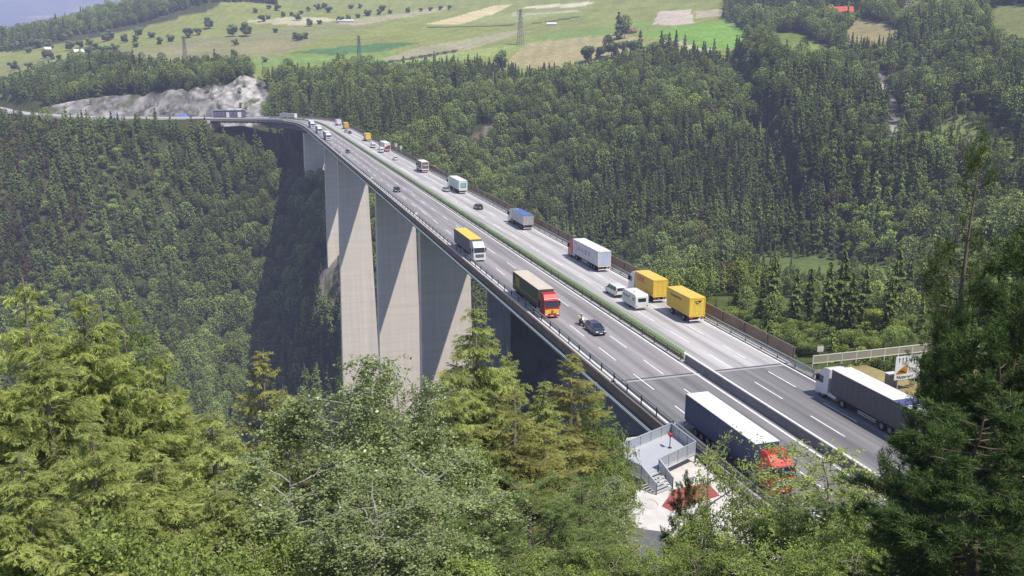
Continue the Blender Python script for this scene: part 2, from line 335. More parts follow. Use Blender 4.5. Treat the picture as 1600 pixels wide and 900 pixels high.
mu=N(nt,'ShaderNodeMath',operation='MULTIPLY'); L(rg.outputs[0],mu.inputs[0]); L(rb.outputs[0],mu.inputs[1])
vm=N(nt,'ShaderNodeVectorMath',operation='SCALE'); L(at_.outputs['Color'],vm.inputs[0]); L(mu.outputs[0],vm.inputs['Scale'])
df=N(nt,'ShaderNodeBsdfDiffuse'); L(vm.outputs[0],df.inputs['Color']); bp=N(nt,'ShaderNodeBump'); bp.inputs['Strength'].default_value=.6; bp.inputs['Distance'].default_value=1.2; L(nz.outputs[0],bp.inputs['Height']); L(bp.outputs[0],df.inputs['Normal'])
L(df.outputs[0],out.inputs['Surface'])
me=grid_mesh('terrain',np.stack([TX,TY,TZ],-1),*TX.shape,m_t)
ca=me.color_attributes.new('Col','FLOAT_COLOR','POINT'); ca.data.foreach_set('color',COL.reshape(-1,4).astype(np.float32).ravel())
o=bpy.data.objects.new('terrain',me); col.objects.link(o); tag(o,'valley sides, plateau and fields around the viaduct','terrain',kind='structure')
# distant mountain flank
gx=np.linspace(-5200,2600,150); gy=np.linspace(0,1,70); GX,GY=np.meshgrid(gx,gy,indexing='ij'); YY=4600+GY*2600
ZZ=-250+900*GY*(1+.2*fbm(GX,YY,1500,3,71))+GY*230*fbm(GX,YY,520,5,77)+120*(1-np.abs(fbm(GX,YY,800,3,79)))*GY
mm,nt,out=nodes_of('far_mountain'); L=nt.links.new; geo=N(nt,'ShaderNodeNewGeometry'); nz=N(nt,'ShaderNodeTexNoise'); nz.inputs['Scale'].default_value=.0022; nz.inputs['Detail'].default_value=9; nz.inputs['Roughness'].default_value=.62; L(geo.outputs['Position'],nz.inputs['Vector'])
cr=N(nt,'ShaderNodeValToRGB'); cr.color_ramp.elements[0].position=.42; cr.color_ramp.elements[0].color=(.05,.075,.05,1); cr.color_ramp.elements[1].position=.66; cr.color_ramp.elements[1].color=(.42,.39,.36,1); e=cr.color_ramp.elements.new(.55); e.color=(.13,.13,.09,1); L(nz.outputs[0],cr.inputs[0])
df=N(nt,'ShaderNodeBsdfDiffuse'); L(cr.outputs[0],df.inputs[0]); L(df.outputs[0],out.inputs[0])
o=bpy.data.objects.new('mountain',grid_mesh('mountain',np.stack([GX,YY,ZZ],-1),*GX.shape,mm)); col.objects.link(o); tag(o,'hazy blue mountain flank beyond the valley','mountain',kind='structure')
# ================================================================ ROAD AND BRIDGE
def road_mat(name,c,streak):
    m,nt,out=nodes_of(name); L=nt.links.new; at_=N(nt,'ShaderNodeUVMap'); sp=N(nt,'ShaderNodeSeparateXYZ'); L(at_.outputs[0],sp.inputs[0])
    p=N(nt,'ShaderNodeBsdfPrincipled'); p.inputs['Roughness'].default_value=.75; p.inputs['Specular IOR Level'].default_value=.35
    mp=N(nt,'ShaderNodeMapping'); mp.inputs['Scale'].default_value=(.035,1.1,1); L(at_.outputs[0],mp.inputs[0])
    a=N(nt,'ShaderNodeTexNoise'); a.inputs['Scale'].default_value=1; a.inputs['Detail'].default_value=5; L(mp.outputs[0],a.inputs[0])
    mp2=N(nt,'ShaderNodeMapping'); mp2.inputs['Scale'].default_value=(.004,.9,1); L(at_.outputs[0],mp2.inputs[0])
    b=N(nt,'ShaderNodeTexNoise'); b.inputs['Scale'].default_value=1; b.inputs['Detail'].default_value=3; L(mp2.outputs[0],b.inputs[0])
    g=N(nt,'ShaderNodeTexNoise'); g.inputs['Scale'].default_value=6; g.inputs['Detail'].default_value=3; L(at_.outputs[0],g.inputs[0])
    # dark oil and tyre lines along the middle of each lane
    sb=N(nt,'ShaderNodeMath',operation='SUBTRACT'); sb.inputs[1].default_value=streak; L(sp.outputs[1],sb.inputs[0])
    dv=N(nt,'ShaderNodeMath',operation='MULTIPLY'); dv.inputs[1].default_value=2*PI/3.55; L(sb.outputs[0],dv.inputs[0])
    cs=N(nt,'ShaderNodeMath',operation='COSINE'); L(dv.outputs[0],cs.inputs[0])
    r1=N(nt,'ShaderNodeMapRange'); r1.inputs[1].default_value=.35; r1.inputs[2].default_value=.65; r1.inputs[3].default_value=.80; r1.inputs[4].default_value=1.16; L(a.outputs[0],r1.inputs[0])
    r2=N(nt,'ShaderNodeMapRange'); r2.inputs[1].default_value=.35; r2.inputs[2].default_value=.65; r2.inputs[3].default_value=.90; r2.inputs[4].default_value=1.08; L(b.outputs[0],r2.inputs[0])
    r3=N(nt,'ShaderNodeMapRange'); r3.inputs[1].default_value=-1; r3.inputs[2].default_value=1; r3.inputs[3].default_value=1.07; r3.inputs[4].default_value=.80; L(cs.outputs[0],r3.inputs[0])
    r4=N(nt,'ShaderNodeMapRange'); r4.inputs[3].default_value=.9; r4.inputs[4].default_value=1.1; L(g.outputs[0],r4.inputs[0])
    x=r1.outputs[0]
    for q in (r2,r3,r4):
        mm=N(nt,'ShaderNodeMath',operation='MULTIPLY'); L(x,mm.inputs[0]); L(q.outputs[0],mm.inputs[1]); x=mm.outputs[0]
    vm=N(nt,'ShaderNodeVectorMath',operation='SCALE'); vm.inputs[0].default_value=c; L(x,vm.inputs['Scale']); L(vm.outputs[0],p.inputs['Base Color']); L(p.outputs[0],out.inputs[0]); return m
A_IN=road_mat('asphalt_weathered',(.34,.315,.32),.2); A_OUT=road_mat('asphalt_pale',(.52,.495,.49),2.3); A_NEAR=road_mat('asphalt_dark',(.235,.225,.232),.2)
PAINT=mat('road_paint',(.88,.87,.85),rough=.6,noise=.2,scale=.9)
CONC=mat('pale_concrete',(.66,.62,.57),rough=.85,noise=.10,scale=.8); CONC2=mat('grey_concrete',(.42,.41,.40),rough=.9,noise=.18,scale=.6)
STEEL=mat('galvanised_steel',(.46,.47,.47),rough=.42,metal=.75,noise=.15,scale=2); RUST=mat('weathered_brown_panel',(.19,.145,.11),rough=.7,noise=.3,scale=.35)
GIRD=mat('girder_paint',(.20,.225,.235),rough=.55,noise=.1,scale=.2); DARKST=mat('dark_steel',(.07,.075,.08),rough=.5,metal=.3)
GREENF=mat('green_glare_fence',(.27,.41,.19),rough=.6,noise=.25,scale=.5); BROWNW=mat('brown_guard_timber',(.16,.12,.085),rough=.7,noise=.25,scale=.6)
def ribbon(name,s0,s1,prof,m,step=6,parent=None,uv=True,closed=False,mats=None):
    n=max(2,int((s1-s0)/step)+1); ss=np.linspace(s0,s1,n); V=[]
    for s in ss:
        p,d=axis(s)
        for off,z in prof: V.append((p[0]+d[1]*off,p[1]-d[0]*off,p[2]+z))
    k=len(prof); F=[];
    for i in range(n-1):
        for j in range(k if closed else k-1):
            a=i*k+j;b=i*k+(j+1)%k; F.append((a,b,b+k,a+k))
    if closed: F+= [tuple(range(k-1,-1,-1)),tuple(range((n-1)*k,n*k))]
    me=bpy.data.meshes.new(name); me.from_pydata(V,[],F); me.materials.append(m)
    if uv:
        ul=me.uv_layers.new(name='uv'); P=[(float(ss[i//k]),prof[i%k][0]) for i in range(n*k)]
        for lp in me.loops: ul.data[lp.index].uv=P[lp.vertex_index]
    me.update(); o=bpy.data.objects.new(name,me); col.objects.link(o)
    if parent is not None: o.parent=parent
    return o
S0=-110; SB=97.0; SE=742.0
def struct(o,label): tag(o,label,None,None,'structure'); return o
struct(ribbon('road',SB,S_END,[(-12.4,0),(-1.0,0)],A_IN),'left carriageway on the bridge')
struct(ribbon('road',SB,S_END,[(1.0,0),(12.3,0)],A_OUT),'pale right carriageway on the bridge')
struct(ribbon('road',S0,SB-.35,[(-13.0,0),(-.7,0)],A_NEAR),'darker left carriageway before the bridge')
struct(ribbon('road',S0,SB-.35,[(-.2,0),(12.6,0)],A_NEAR),'darker right carriageway before the bridge')
struct(ribbon('expansion_joint',SB-.34,SB-.01,[(-12.9,.004),(12.5,.004)],mat('joint_steel',(.10,.09,.11),rough=.6),step=.3,uv=False),'dark expansion joint across both carriageways')
struct(ribbon('expansion_joint',SB-.9,SB-.45,[(-12.9,.004),(12.5,.004)],mat('joint_mortar',(.40,.38,.40),rough=.8),step=.3,uv=False),'pale mortar strip beside the joint')
mk=MB()
def line(s0,s1,off,w,step=8):
    n=max(1,int(math.ceil((s1-s0)/step)))
    for i in range(n):
        a=s0+(s1-s0)*i/n;b=s0+(s1-s0)*(i+1)/n
        mk.add([RP(a,off-w/2,.005),RP(a,off+w/2,.005),RP(b,off+w/2,.005),RP(b,off-w/2,.005)],[(0,1,2,3)],PAINT)
for off,w in ((-1.35,.28),(1.35,.28),(11.4,.26),(-12.05,.2)): line(S0,S_END-4,off,w)
for off,st0,st1 in ((-8.95,88.8,100.1),(-5.35,93.5,110.5),(4.15,81.6,113.7),(7.95,84.6,119)):
    s=st0-12*15
    while s<SB+30:
        if s>S0: line(s,s+6,off,.17)
        s+=11.5
    while s<S_END-10: line(s,s+6,off,.17); s+=14.6
struct(mk.build('lane_markings'),'white edge lines and lane dashes')
bridge=empty('motorway_bridge',W(400,55,-20),0,'tall motorway viaduct on six tapering concrete piers crossing the wooded valley','bridge')
def bpart(o): o.parent=bridge; o.matrix_parent_inverse=Matrix.Translation(-bridge.location); return o
bpart(ribbon('deck',SB,SE,[(-12.9,-.02),(12.9,-.02),(12.9,-.45),(5.2,-.95),(-5.2,-.95),(-12.9,-.45)],CONC2,closed=True,uv=False))
bpart(ribbon('box_girder',SB,700,[(-5,-.96),(5,-.96),(5,-6.2),(-5,-6.2)],GIRD,closed=True,uv=False))
bpart(ribbon('box_girder',700,SE,[(-5,-.96),(5,-.96),(5,-3.0),(-5,-3.0)],GIRD,closed=True,uv=False))
bpart(ribbon('kerb',SB,SE,[(-12.95,-.015),(-12.5,-.015),(-12.5,.17),(-12.95,.17)],CONC,closed=True,uv=False))
bpart(ribbon('kerb',SB,SE,[(12.32,-.015),(13.0,-.015),(13.0,.17),(12.32,.17)],CONC,closed=True,uv=False))
bpart(ribbon('fascia_panel',40,SE,[(-13.15,.10),(-12.96,.10),(-12.96,-1.15),(-13.15,-1.15)],RUST,closed=True,uv=False))
bpart(ribbon('fascia_panel',SB,SE,[(12.91,-.02),(13.1,-.02),(13.1,-1.15),(12.91,-1.15)],RUST,closed=True,uv=False))
mb=MB();s=SB+2
while s<SE-4:
    for sg in (-1,1):
        a=RP(s,sg*12.7,-.6);b=RP(s,sg*5.05,-1.0);c=RP(s,sg*5.05,-3.6); t=RP(s+.12,0)-RP(s,0)
        mb.add([a,b,c,a+t,b+t,c+t],[(0,1,2),(5,4,3),(0,3,4,1),(1,4,5,2),(2,5,3,0)],GIRD)
    s+=4.5
bpart(tag(mb.build('cantilever_bracket'),kind='stuff'))
# inspection ledge with a pale handrail below the fascia
bpart(ribbon('inspection_ledge',40,SE,[(-13.9,-1.25),(-12.97,-1.25),(-12.97,-1.4),(-13.9,-1.4)],GIRD,closed=True,uv=False))
HR=mat('pale_handrail',(.42,.50,.50),rough=.5)
bpart(ribbon('inspection_rail',40,SE,[(-13.88,-.98),(-13.8,-.98),(-13.8,-.90),(-13.88,-.90)],HR,closed=True,uv=False))
bpart(ribbon('inspection_rail',40,SE,[(-13.88,-1.22),(-13.8,-1.22),(-13.8,-1.14),(-13.88,-1.14)],HR,closed=True,uv=False))
# board-marked concrete of the piers: pour lines every few metres
pm,nt,out=nodes_of('pier_concrete'); L=nt.links.new; geo=N(nt,'ShaderNodeTexCoord'); sp=N(nt,'ShaderNodeSeparateXYZ'); L(geo.outputs['Object'],sp.inputs[0])
mp=N(nt,'ShaderNodeMapping'); mp.inputs['Scale'].default_value=(.05,.05,.55); L(geo.outputs['Object'],mp.inputs[0]); a=N(nt,'ShaderNodeTexNoise'); a.inputs['Scale'].default_value=1; a.inputs['Detail'].default_value=7; a.inputs['Roughness'].default_value=.7; L(mp.outputs[0],a.inputs[0])
mp2=N(nt,'ShaderNodeMapping'); mp2.inputs['Scale'].default_value=(.5,.5,.02); L(geo.outputs['Object'],mp2.inputs[0]); b=N(nt,'ShaderNodeTexNoise'); b.inputs['Scale'].default_value=1; b.inputs['Detail'].default_value=5; L(mp2.outputs[0],b.inputs[0])
fr=N(nt,'ShaderNodeMath',operation='MULTIPLY'); fr.inputs[1].default_value=1/3.6; L(sp.outputs[2],fr.inputs[0]); f2=N(nt,'ShaderNodeMath',operation='FRACT'); L(fr.outputs[0],f2.inputs[0]); gt=N(nt,'ShaderNodeMath',operation='LESS_THAN'); gt.inputs[1].default_value=.05; L(f2.outputs[0],gt.inputs[0])
r1=N(nt,'ShaderNodeMapRange'); r1.inputs[1].default_value=.3;r1.inputs[2].default_value=.7;r1.inputs[3].default_value=.91;r1.inputs[4].default_value=1.05; L(a.outputs[0],r1.inputs[0])
r2=N(nt,'ShaderNodeMapRange'); r2.inputs[1].default_value=.3;r2.inputs[2].default_value=.7;r2.inputs[3].default_value=.89;r2.inputs[4].default_value=1.04; L(b.outputs[0],r2.inputs[0])
r3=N(nt,'ShaderNodeMapRange'); r3.inputs[3].default_value=1;r3.inputs[4].default_value=.94; L(gt.outputs[0],r3.inputs[0]); x=r1.outputs[0]
for q in (r2,r3):
    m_=N(nt,'ShaderNodeMath',operation='MULTIPLY'); L(x,m_.inputs[0]); L(q.outputs[0],m_.inputs[1]); x=m_.outputs[0]
vm=N(nt,'ShaderNodeVectorMath',operation='SCALE'); vm.inputs[0].default_value=PIER_C; L(x,vm.inputs['Scale']); df=N(nt,'ShaderNodeBsdfDiffuse'); L(vm.outputs[0],df.inputs[0]); L(df.outputs[0],out.inputs[0])
def pier(s,top,hw,tk,taper,bottom=None,name='pier',m=pm):
    p,d=axis(s); gz=min(hgt(p[0]+dx,p[1]+dy) for dx,dy in ((0,0),(9,0),(-9,0),(0,9),(0,-9)))-4 if bottom is None else bottom
    h=top-gz; mb=MB(); q=[]
    for z,w,t in ((0,hw+h*taper,tk+h*taper*.6),(h,hw,tk)):
        q+=[(-t,-w,z),(t,-w,z),(t,w,z),(-t,w,z)]
    mb.hexa(q,m); c=.35                                   # slim corner pilasters
    o=mb.build(name); o.location=(p[0],p[1],gz); o.rotation_euler=(0,0,math.atan2(d[1],d[0])); bpart(o)
    if top<-4:
        cp=MB(); cp.box(-tk-.25,tk+.25,-hw-.3,hw+.3,h,h+.5,CONC2)
        for yy in (-hw*.62,hw*.62): cp.box(-.8,.8,yy-.9,yy+.9,h+.5,h+1.02,DARKST)
        k=cp.build('bearing_shelf',o)
    return o
DKC=mat('shaded_concrete',(.15,.16,.185),rough=.9,noise=.25,scale=.3)  # concrete darkened so the shade below the deck sits in its colour
pier(167,-7.25,7.2,8.5,.006,m=DKC)  # nearest pier made thick and dark to fill a shaded gap
for s,tap in ((249,.010),(333,.012),(462,.022),(532,.02),(640,.02)): pier(s,-7.25,7.2,1.7,tap)
pier(706+38,-3.05,2.0,.9,0,name='pier'); 
# near abutment: tall wall, its shade put into the colour, below the left edge of the road
ab=MB(); ab.box(-9,SB-.4-60+9,-.4,.4,0,1,CONC2)
mb=MB()
def uvbox(mb,u0,u1,v0,v1,z0,z1,m): mb.hexa([W(u0,v0,z0),W(u1,v0,z0),W(u1,v1,z0),W(u0,v1,z0),W(u0,v0,z1),W(u1,v0,z1),W(u1,v1,z1),W(u0,v1,z1)],m)
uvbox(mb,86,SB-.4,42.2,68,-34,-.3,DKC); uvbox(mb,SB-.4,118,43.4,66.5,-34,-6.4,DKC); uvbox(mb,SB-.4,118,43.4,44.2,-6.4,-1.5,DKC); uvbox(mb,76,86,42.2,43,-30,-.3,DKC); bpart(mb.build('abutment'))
mb=MB(); p=RP(742,0); uvs=to_uv(p.x,p.y); 
far=MB(); a=[RP(742,-13),RP(742,13),RP(760,13),RP(760,-13)]; far.hexa([Vector((q.x,q.y,-16)) for q in a]+[Vector((q.x,q.y,-.5)) for q in a],CONC); bpart(far.build('abutment'))
# --- guard rails: W-beam on posts, the nearest posts as parts
def rail_thing(name,label,s0,s1,off,side,post_every,m=STEEL,double=False,group=None,extra=None):
    o=empty(name,RP((s0+s1)/2,off),0,label,'guard rail',group); inv=Matrix.Translation(-o.location)
    r=ribbon('rail_beam',s0,s1,[(off-.04,.45),(off+.04,.45),(off+.07*side,.53),(off+.03*side,.6),(off+.07*side,.67),(off+.04,.76),(off-.04,.76)],m,closed=True,uv=False); r.parent=o; r.matrix_parent_inverse=inv
    if double:
        r=ribbon('top_beam',s0,s1,[(off-.09,.98),(off+.09,.98),(off+.09,1.10),(off-.09,1.10)],m,closed=True,uv=False); r.parent=o; r.matrix_parent_inverse=inv
    pm_=MB().box(-.06,.06,-.05,.05,-.05,1.0 if double else .72,DARKST if double else m).mesh('post'); ss=[];s=s0+1
    while s<s1: ss.append(s); s+=post_every
    ss.sort(key=lambda q:abs(q-70))
    for q in ss[:99]:
        k=bpy.data.objects.new('post',pm_); col.objects.link(k); k.parent=o; k.matrix_parent_inverse=inv; k.location=RP(q,off-.1*side); k.rotation_euler=(0,0,rhead(q))
    if ss[99:]:
        b=MB()
        for q in ss[99:]:
            c=RP(q,off-.1*side); b.cbox((c.x,c.y,c.z+.4),(.12,.12,.9),m)
        k=tag(b.build('post'),kind='stuff'); k.parent=o; k.matrix_parent_inverse=inv
    return o
rail_thing('guard_rail','galvanised guard rail along the outer edge of the left carriageway',40,SE,-12.3,1,4.0,double=True)
rail_thing('guard_rail','galvanised guard rail along the outer edge of the pale right carriageway',30,SE,12.0,-1,4.0,double=True)
rail_thing('median_guard_rail','brown central guard rail beside the green anti-glare fence',101,700,-.75,-1,4.0,m=BROWNW,double=True)
gf=MB();s=103.0;gs=[]
while s<690: gs.append(s); s+=.75
slat_me=MB().box(-.036,.036,-.30,.30,.12,1.02,GREENF).mesh('slat')
for s in gs[100:]:
    a=RP(s,.05);h=rhead(s); c,q=math.cos(h),math.sin(h)
    gf.hexa([(a.x+x*c-y*q,a.y+x*q+y*c,z) for z in (.12,1.02) for x,y in ((-.036,-.3),(.036,-.3),(.036,.3),(-.036,.3))],GREENF)
gl=empty('anti_glare_fence',RP(250,0),0,'green slatted anti-glare fence along the middle of the bridge','fence'); inv=Matrix.Translation(-gl.location)
for o_ in (tag(gf.build('slat'),kind='stuff'),ribbon('base_strip',102,700,[(-.3,.02),(.75,.02),(.75,.13),(-.3,.13)],GREENF,closed=True,uv=False)): o_.parent=gl; o_.matrix_parent_inverse=inv
for s in gs[:100]: o_=bpy.data.objects.new('slat',slat_me); col.objects.link(o_); o_.parent=gl; o_.matrix_parent_inverse=inv; o_.location=RP(s,.05); o_.rotation_euler=(0,0,rhead(s))
struct(ribbon('median_strip',SB,S_END,[(-1.0,.0),(1.0,.0)],CONC2,uv=False),'narrow concrete strip between the carriageways')
jb=ribbon('concrete_median_barrier',S0,101,[(-.72,0),(-.18,0),(-.26,.3),(-.36,1.05),(-.54,1.05),(-.64,.3)],mat('shade_dark_concrete',(.20,.195,.20),rough=.9,noise=.2,scale=.5),closed=True,uv=False); tag(jb,'grey concrete median barrier on the approach road','barrier')  # concrete darkened all over to put in the shade of its left face
# brown wind screen along the outer side
ws=empty('wind_screen',RP(380,13.3),0,'brown panelled wind screen along the outer side of the viaduct','fence'); inv=Matrix.Translation(-ws.location)
k=ribbon('panel',SB,700,[(13.28,.1),(13.34,.1),(13.34,1.95),(13.28,1.95)],mat('wind_screen_panel',(.30,.22,.15),rough=.75,noise=.22,scale=.3),closed=True,uv=False); k.parent=ws; k.matrix_parent_inverse=inv
k=ribbon('top_rail',SB,700,[(13.2,1.96),(13.42,1.96),(13.42,2.04),(13.2,2.04)],RUST,closed=True,uv=False); k.parent=ws; k.matrix_parent_inverse=inv
pmesh=MB().box(-.07,.07,-.08,.08,0,2.1,mat('screen_post',(.30,.25,.19),rough=.6)).mesh('post')
for i in range(98):
    s=SB+.3+i*6.1; k=bpy.data.objects.new('post',pmesh); col.objects.link(k); k.parent=ws; k.matrix_parent_inverse=inv; k.location=RP(s,13.18); k.rotation_euler=(0,0,rhead(s))
# pale parapets on the far curve
PW=mat('white_parapet',(.70,.68,.64),rough=.8)
tag(ribbon('parapet',664,742,[(-13.1,.1),(-12.8,.1),(-12.8,1.0),(-13.1,1.0)],PW,closed=True,uv=False),'white parapet on the far curve of the viaduct','parapet')
tag(ribbon('retaining_wall',760,905,[(-13.3,-2.6),(-12.9,-2.6),(-12.9,.9),(-13.3,.9)],PW,closed=True,uv=False),'white retaining wall below the far hillside road','wall')
# ================================================================ FOREST
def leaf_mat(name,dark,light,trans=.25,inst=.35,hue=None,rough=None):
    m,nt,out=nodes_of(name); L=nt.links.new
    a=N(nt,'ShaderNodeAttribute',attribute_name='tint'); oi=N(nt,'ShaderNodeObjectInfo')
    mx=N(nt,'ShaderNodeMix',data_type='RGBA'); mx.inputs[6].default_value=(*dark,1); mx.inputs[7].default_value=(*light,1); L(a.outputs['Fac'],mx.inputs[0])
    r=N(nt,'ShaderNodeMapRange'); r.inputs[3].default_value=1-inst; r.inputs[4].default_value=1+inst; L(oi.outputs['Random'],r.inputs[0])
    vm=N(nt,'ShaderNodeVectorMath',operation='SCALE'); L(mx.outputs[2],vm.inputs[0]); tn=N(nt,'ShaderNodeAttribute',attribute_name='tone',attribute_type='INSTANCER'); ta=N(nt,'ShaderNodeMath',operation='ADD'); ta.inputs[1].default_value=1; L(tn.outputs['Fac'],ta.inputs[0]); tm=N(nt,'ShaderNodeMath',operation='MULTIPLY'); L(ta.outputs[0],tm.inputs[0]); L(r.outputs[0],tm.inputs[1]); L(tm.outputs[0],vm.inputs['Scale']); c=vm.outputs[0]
    if hue:
        fr=N(nt,'ShaderNodeMath',operation='MULTIPLY'); fr.inputs[1].default_value=7.31; L(oi.outputs['Random'],fr.inputs[0]); f2=N(nt,'ShaderNodeMath',operation='FRACT'); L(fr.outputs[0],f2.inputs[0])
        pw=N(nt,'ShaderNodeMath',operation='POWER'); pw.inputs[1].default_value=2.2; L(f2.outputs[0],pw.inputs[0])
        m2=N(nt,'ShaderNodeMix',data_type='RGBA',blend_type='MULTIPLY'); m2.inputs[7].default_value=(*hue,1); L(pw.outputs[0],m2.inputs[0]); L(c,m2.inputs[6]); c=m2.outputs[2]
    d=N(nt,'ShaderNodeBsdfDiffuse'); t=N(nt,'ShaderNodeBsdfTranslucent'); L(c,d.inputs[0]); L(c,t.inputs[0]); ms=N(nt,'ShaderNodeMixShader'); ms.inputs[0].default_value=trans; L(d.outputs[0],ms.inputs[1]); L(t.outputs[0],ms.inputs[2]); s=ms.outputs[0]
    if rough:
        g=N(nt,'ShaderNodeBsdfGlossy'); g.inputs['Roughness'].default_value=rough; g.inputs[0].default_value=(.8,.85,.8,1); m3=N(nt,'ShaderNodeMixShader'); m3.inputs[0].default_value=.03; L(s,m3.inputs[1]); L(g.outputs[0],m3.inputs[2]); s=m3.outputs[0]
    L(s,out.inputs[0]); MATS[name]=m; return m
BARK=mat('conifer_bark',(.13,.095,.07),rough=.9,noise=.3,scale=4)
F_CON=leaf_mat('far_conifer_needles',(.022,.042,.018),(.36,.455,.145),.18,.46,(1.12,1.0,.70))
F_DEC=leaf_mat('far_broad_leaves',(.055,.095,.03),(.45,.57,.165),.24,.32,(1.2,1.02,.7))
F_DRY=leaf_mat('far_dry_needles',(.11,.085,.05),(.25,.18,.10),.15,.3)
def cards_mesh(name,C,D,Lh,Wh,tint,m,trunk=None,O=None,on=.55,tri=False):
    """small leaf faces: centre C, long axis D, half length, half width"""
    n=len(C); D=D/np.maximum(1e-6,np.linalg.norm(D,axis=1))[:,None]; r=rng.normal(size=(n,3))
    if O is not None: r=O/np.maximum(1e-6,np.linalg.norm(O,axis=1))[:,None]+r*on
    S=np.cross(D,r); S/=np.maximum(1e-6,np.linalg.norm(S,axis=1))[:,None]
    Lh=np.broadcast_to(Lh,n)[:,None];Wh=np.broadcast_to(Wh,n)[:,None]
    if tri: V=np.stack([C-D*Lh-S*Wh,C-D*Lh+S*Wh,C+D*Lh],1); k=3
    else: V=np.stack([C-D*Lh,C+S*Wh-D*Lh*.1,C+D*Lh,C-S*Wh-D*Lh*.1],1); k=4
    V=V.reshape(-1,3); nv=len(V); lv=np.arange(nv,dtype=np.int32); ls=np.arange(0,nv,k,dtype=np.int32); mi=np.zeros(n,np.int32); T=np.asarray(tint,np.float32)
    tv=np.zeros((0,3))
    if trunk is not None:
        tv=np.array(trunk.v,float); f=np.array(trunk.f,np.int32)+nv
        lv=np.concatenate([lv,f.ravel()]); ls=np.concatenate([ls,nv+np.arange(0,len(f)*4,4,dtype=np.int32)]); mi=np.concatenate([mi,np.ones(len(f),np.int32)]); T=np.concatenate([T,np.zeros(len(f),np.float32)])
    me=bpy.data.meshes.new(name); A=np.concatenate([V,tv]); me.vertices.add(len(A)); me.vertices.foreach_set('co',A.astype(np.float32).ravel())
    me.loops.add(len(lv)); me.loops.foreach_set('vertex_index',lv.astype(np.int32)); me.polygons.add(len(ls)); me.polygons.foreach_set('loop_start',ls.astype(np.int32))
    me.materials.append(m)
    if trunk is not None: me.materials.append(trunk.mats[0])
    me.polygons.foreach_set('material_index',mi)
    me.update(calc_edges=True); at_=me.attributes.new('tint','FLOAT','FACE'); at_.data.foreach_set('value',np.clip(T,0,1).astype(np.float32)); return me
def far_conifer(kind,n,size,seed):
    g=np.random.default_rng(seed); h=12.0
    if kind=='spruce': rr=lambda t:(1-t)**.8*2.35*(.75+.25*np.cos(t*40)); t=g.beta(1.1,1.5,n)*.95+.04
    elif kind=='pine':
        rr=lambda t:3.3*np.sqrt(np.clip(1-((t-.62)/.40)**2,0,1)); t=g.uniform(.24,1,n)
    else: rr=lambda t:(1-t)**.55*2.5*(.8+.3*np.sin(t*23+seed)); t=g.beta(1.2,1.3,n)*.96+.03
    a=g.uniform(0,2*PI,n); lob=1+.28*np.sin(3*a+seed+t*9)+.18*np.sin(7*a+t*21); rf=np.sqrt(g.uniform(.25,1,n)); r=rr(t)*lob*rf
    lay=np.floor(t*11)/11; t2=np.where(kind=='pine',t,t*.45+.55*(lay+.02+.05*np.sin(a*2+lay*37))); C=np.stack([r*np.cos(a),r*np.sin(a),t2*h-r*(.18 if kind=='pine' else .30)],1); D=np.stack([np.cos(a),np.sin(a),-.35+g.normal(0,.35,n)],1)+g.normal(0,.35,(n,3))
    tint=-.05+.62*(rf-.5)/.5*.7+.42*t+g.normal(0,.13,n)  # inner and lower needles darker: crown shade put into the colour
    tr=MB().tube([(0,0,-1),(0,0,h*.5),(0,0,h*.93)],[.19,.12,.03],5,BARK)
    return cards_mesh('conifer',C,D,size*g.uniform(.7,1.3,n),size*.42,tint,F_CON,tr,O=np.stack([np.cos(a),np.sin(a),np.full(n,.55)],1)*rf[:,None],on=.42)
def far_broad(n,size,seed,m=None):
    g=np.random.default_rng(seed); k=9; cc=g.normal(0,1,(k,3))*np.array([1.15,1.15,1.5])+np.array([0,0,5.0]); i=g.integers(0,k,n); v=g.normal(size=(n,3)); v/=np.linalg.norm(v,axis=1)[:,None]
    C=cc[i]+v*(g.uniform(.45,1,n)**.5)[:,None]*np.array([1.7,1.7,1.5]); C[:,2]=np.maximum(C[:,2],.7)
    tint=.3+.35*v[:,2]+.12*(C[:,2]-5)/3+g.normal(0,.15,n)  # upper side of each leaf clump lighter, as painted light
    tr=MB().tube([(0,0,-1),(.1,0,3),(0,.1,6)],[.2,.13,.05],5,BARK)
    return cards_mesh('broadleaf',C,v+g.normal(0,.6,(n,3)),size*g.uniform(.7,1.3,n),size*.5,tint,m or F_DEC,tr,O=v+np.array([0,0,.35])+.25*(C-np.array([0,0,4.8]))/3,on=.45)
# --- where trees stand
def los_mask(x,y,z,margin):           # roughly visible over the ground in front
    ok=np.ones(x.shape,bool); d=np.hypot(x,y)
    for f in np.linspace(.25,.97,16):
        g=height_fast(x*f,y*f); ok&=(EYE+(z-EYE)*f+margin>g)
    return ok
_lr=np.log(rad[4:]); 
def height_fast(x,y):
    a=np.arctan2(x,y); d=np.clip(np.hypot(x,y),rad[4],rad[-1]*.999); i=np.clip(np.searchsorted(_azr,a)-1,0,len(_azr)-2); j=np.clip(np.searchsorted(rad,d)-1,0,len(rad)-2)
    t=(a-_azr[i])/(_azr[i+1]-_azr[i]); s=(d-rad[j])/(rad[j+1]-rad[j])
    return (TZ[i,j]*(1-t)+TZ[i+1,j]*t)*(1-s)+(TZ[i,j+1]*(1-t)+TZ[i+1,j+1]*t)*s
RIDGE=[tuple(at_d(a,b,d)[:2]) for a,b,d in ((-200,110,1375),(0,84,1395),(60,70,1405),(110,66,1420),(150,52,1425),(230,34,1445),(290,20,1470),(330,4,1495),(430,-18,1530),(430,-18,1700),(330,0,1720),(150,0,1680),(0,0,1650),(-200,0,1650))]
BAND=world_poly([(-150,178),(0,168),(70,160),(120,150),(190,142),(250,138),(300,136),(360,130),(398,122),(385,112),(300,112),(210,108),(110,104),(60,128),(0,140),(-150,160)],640)
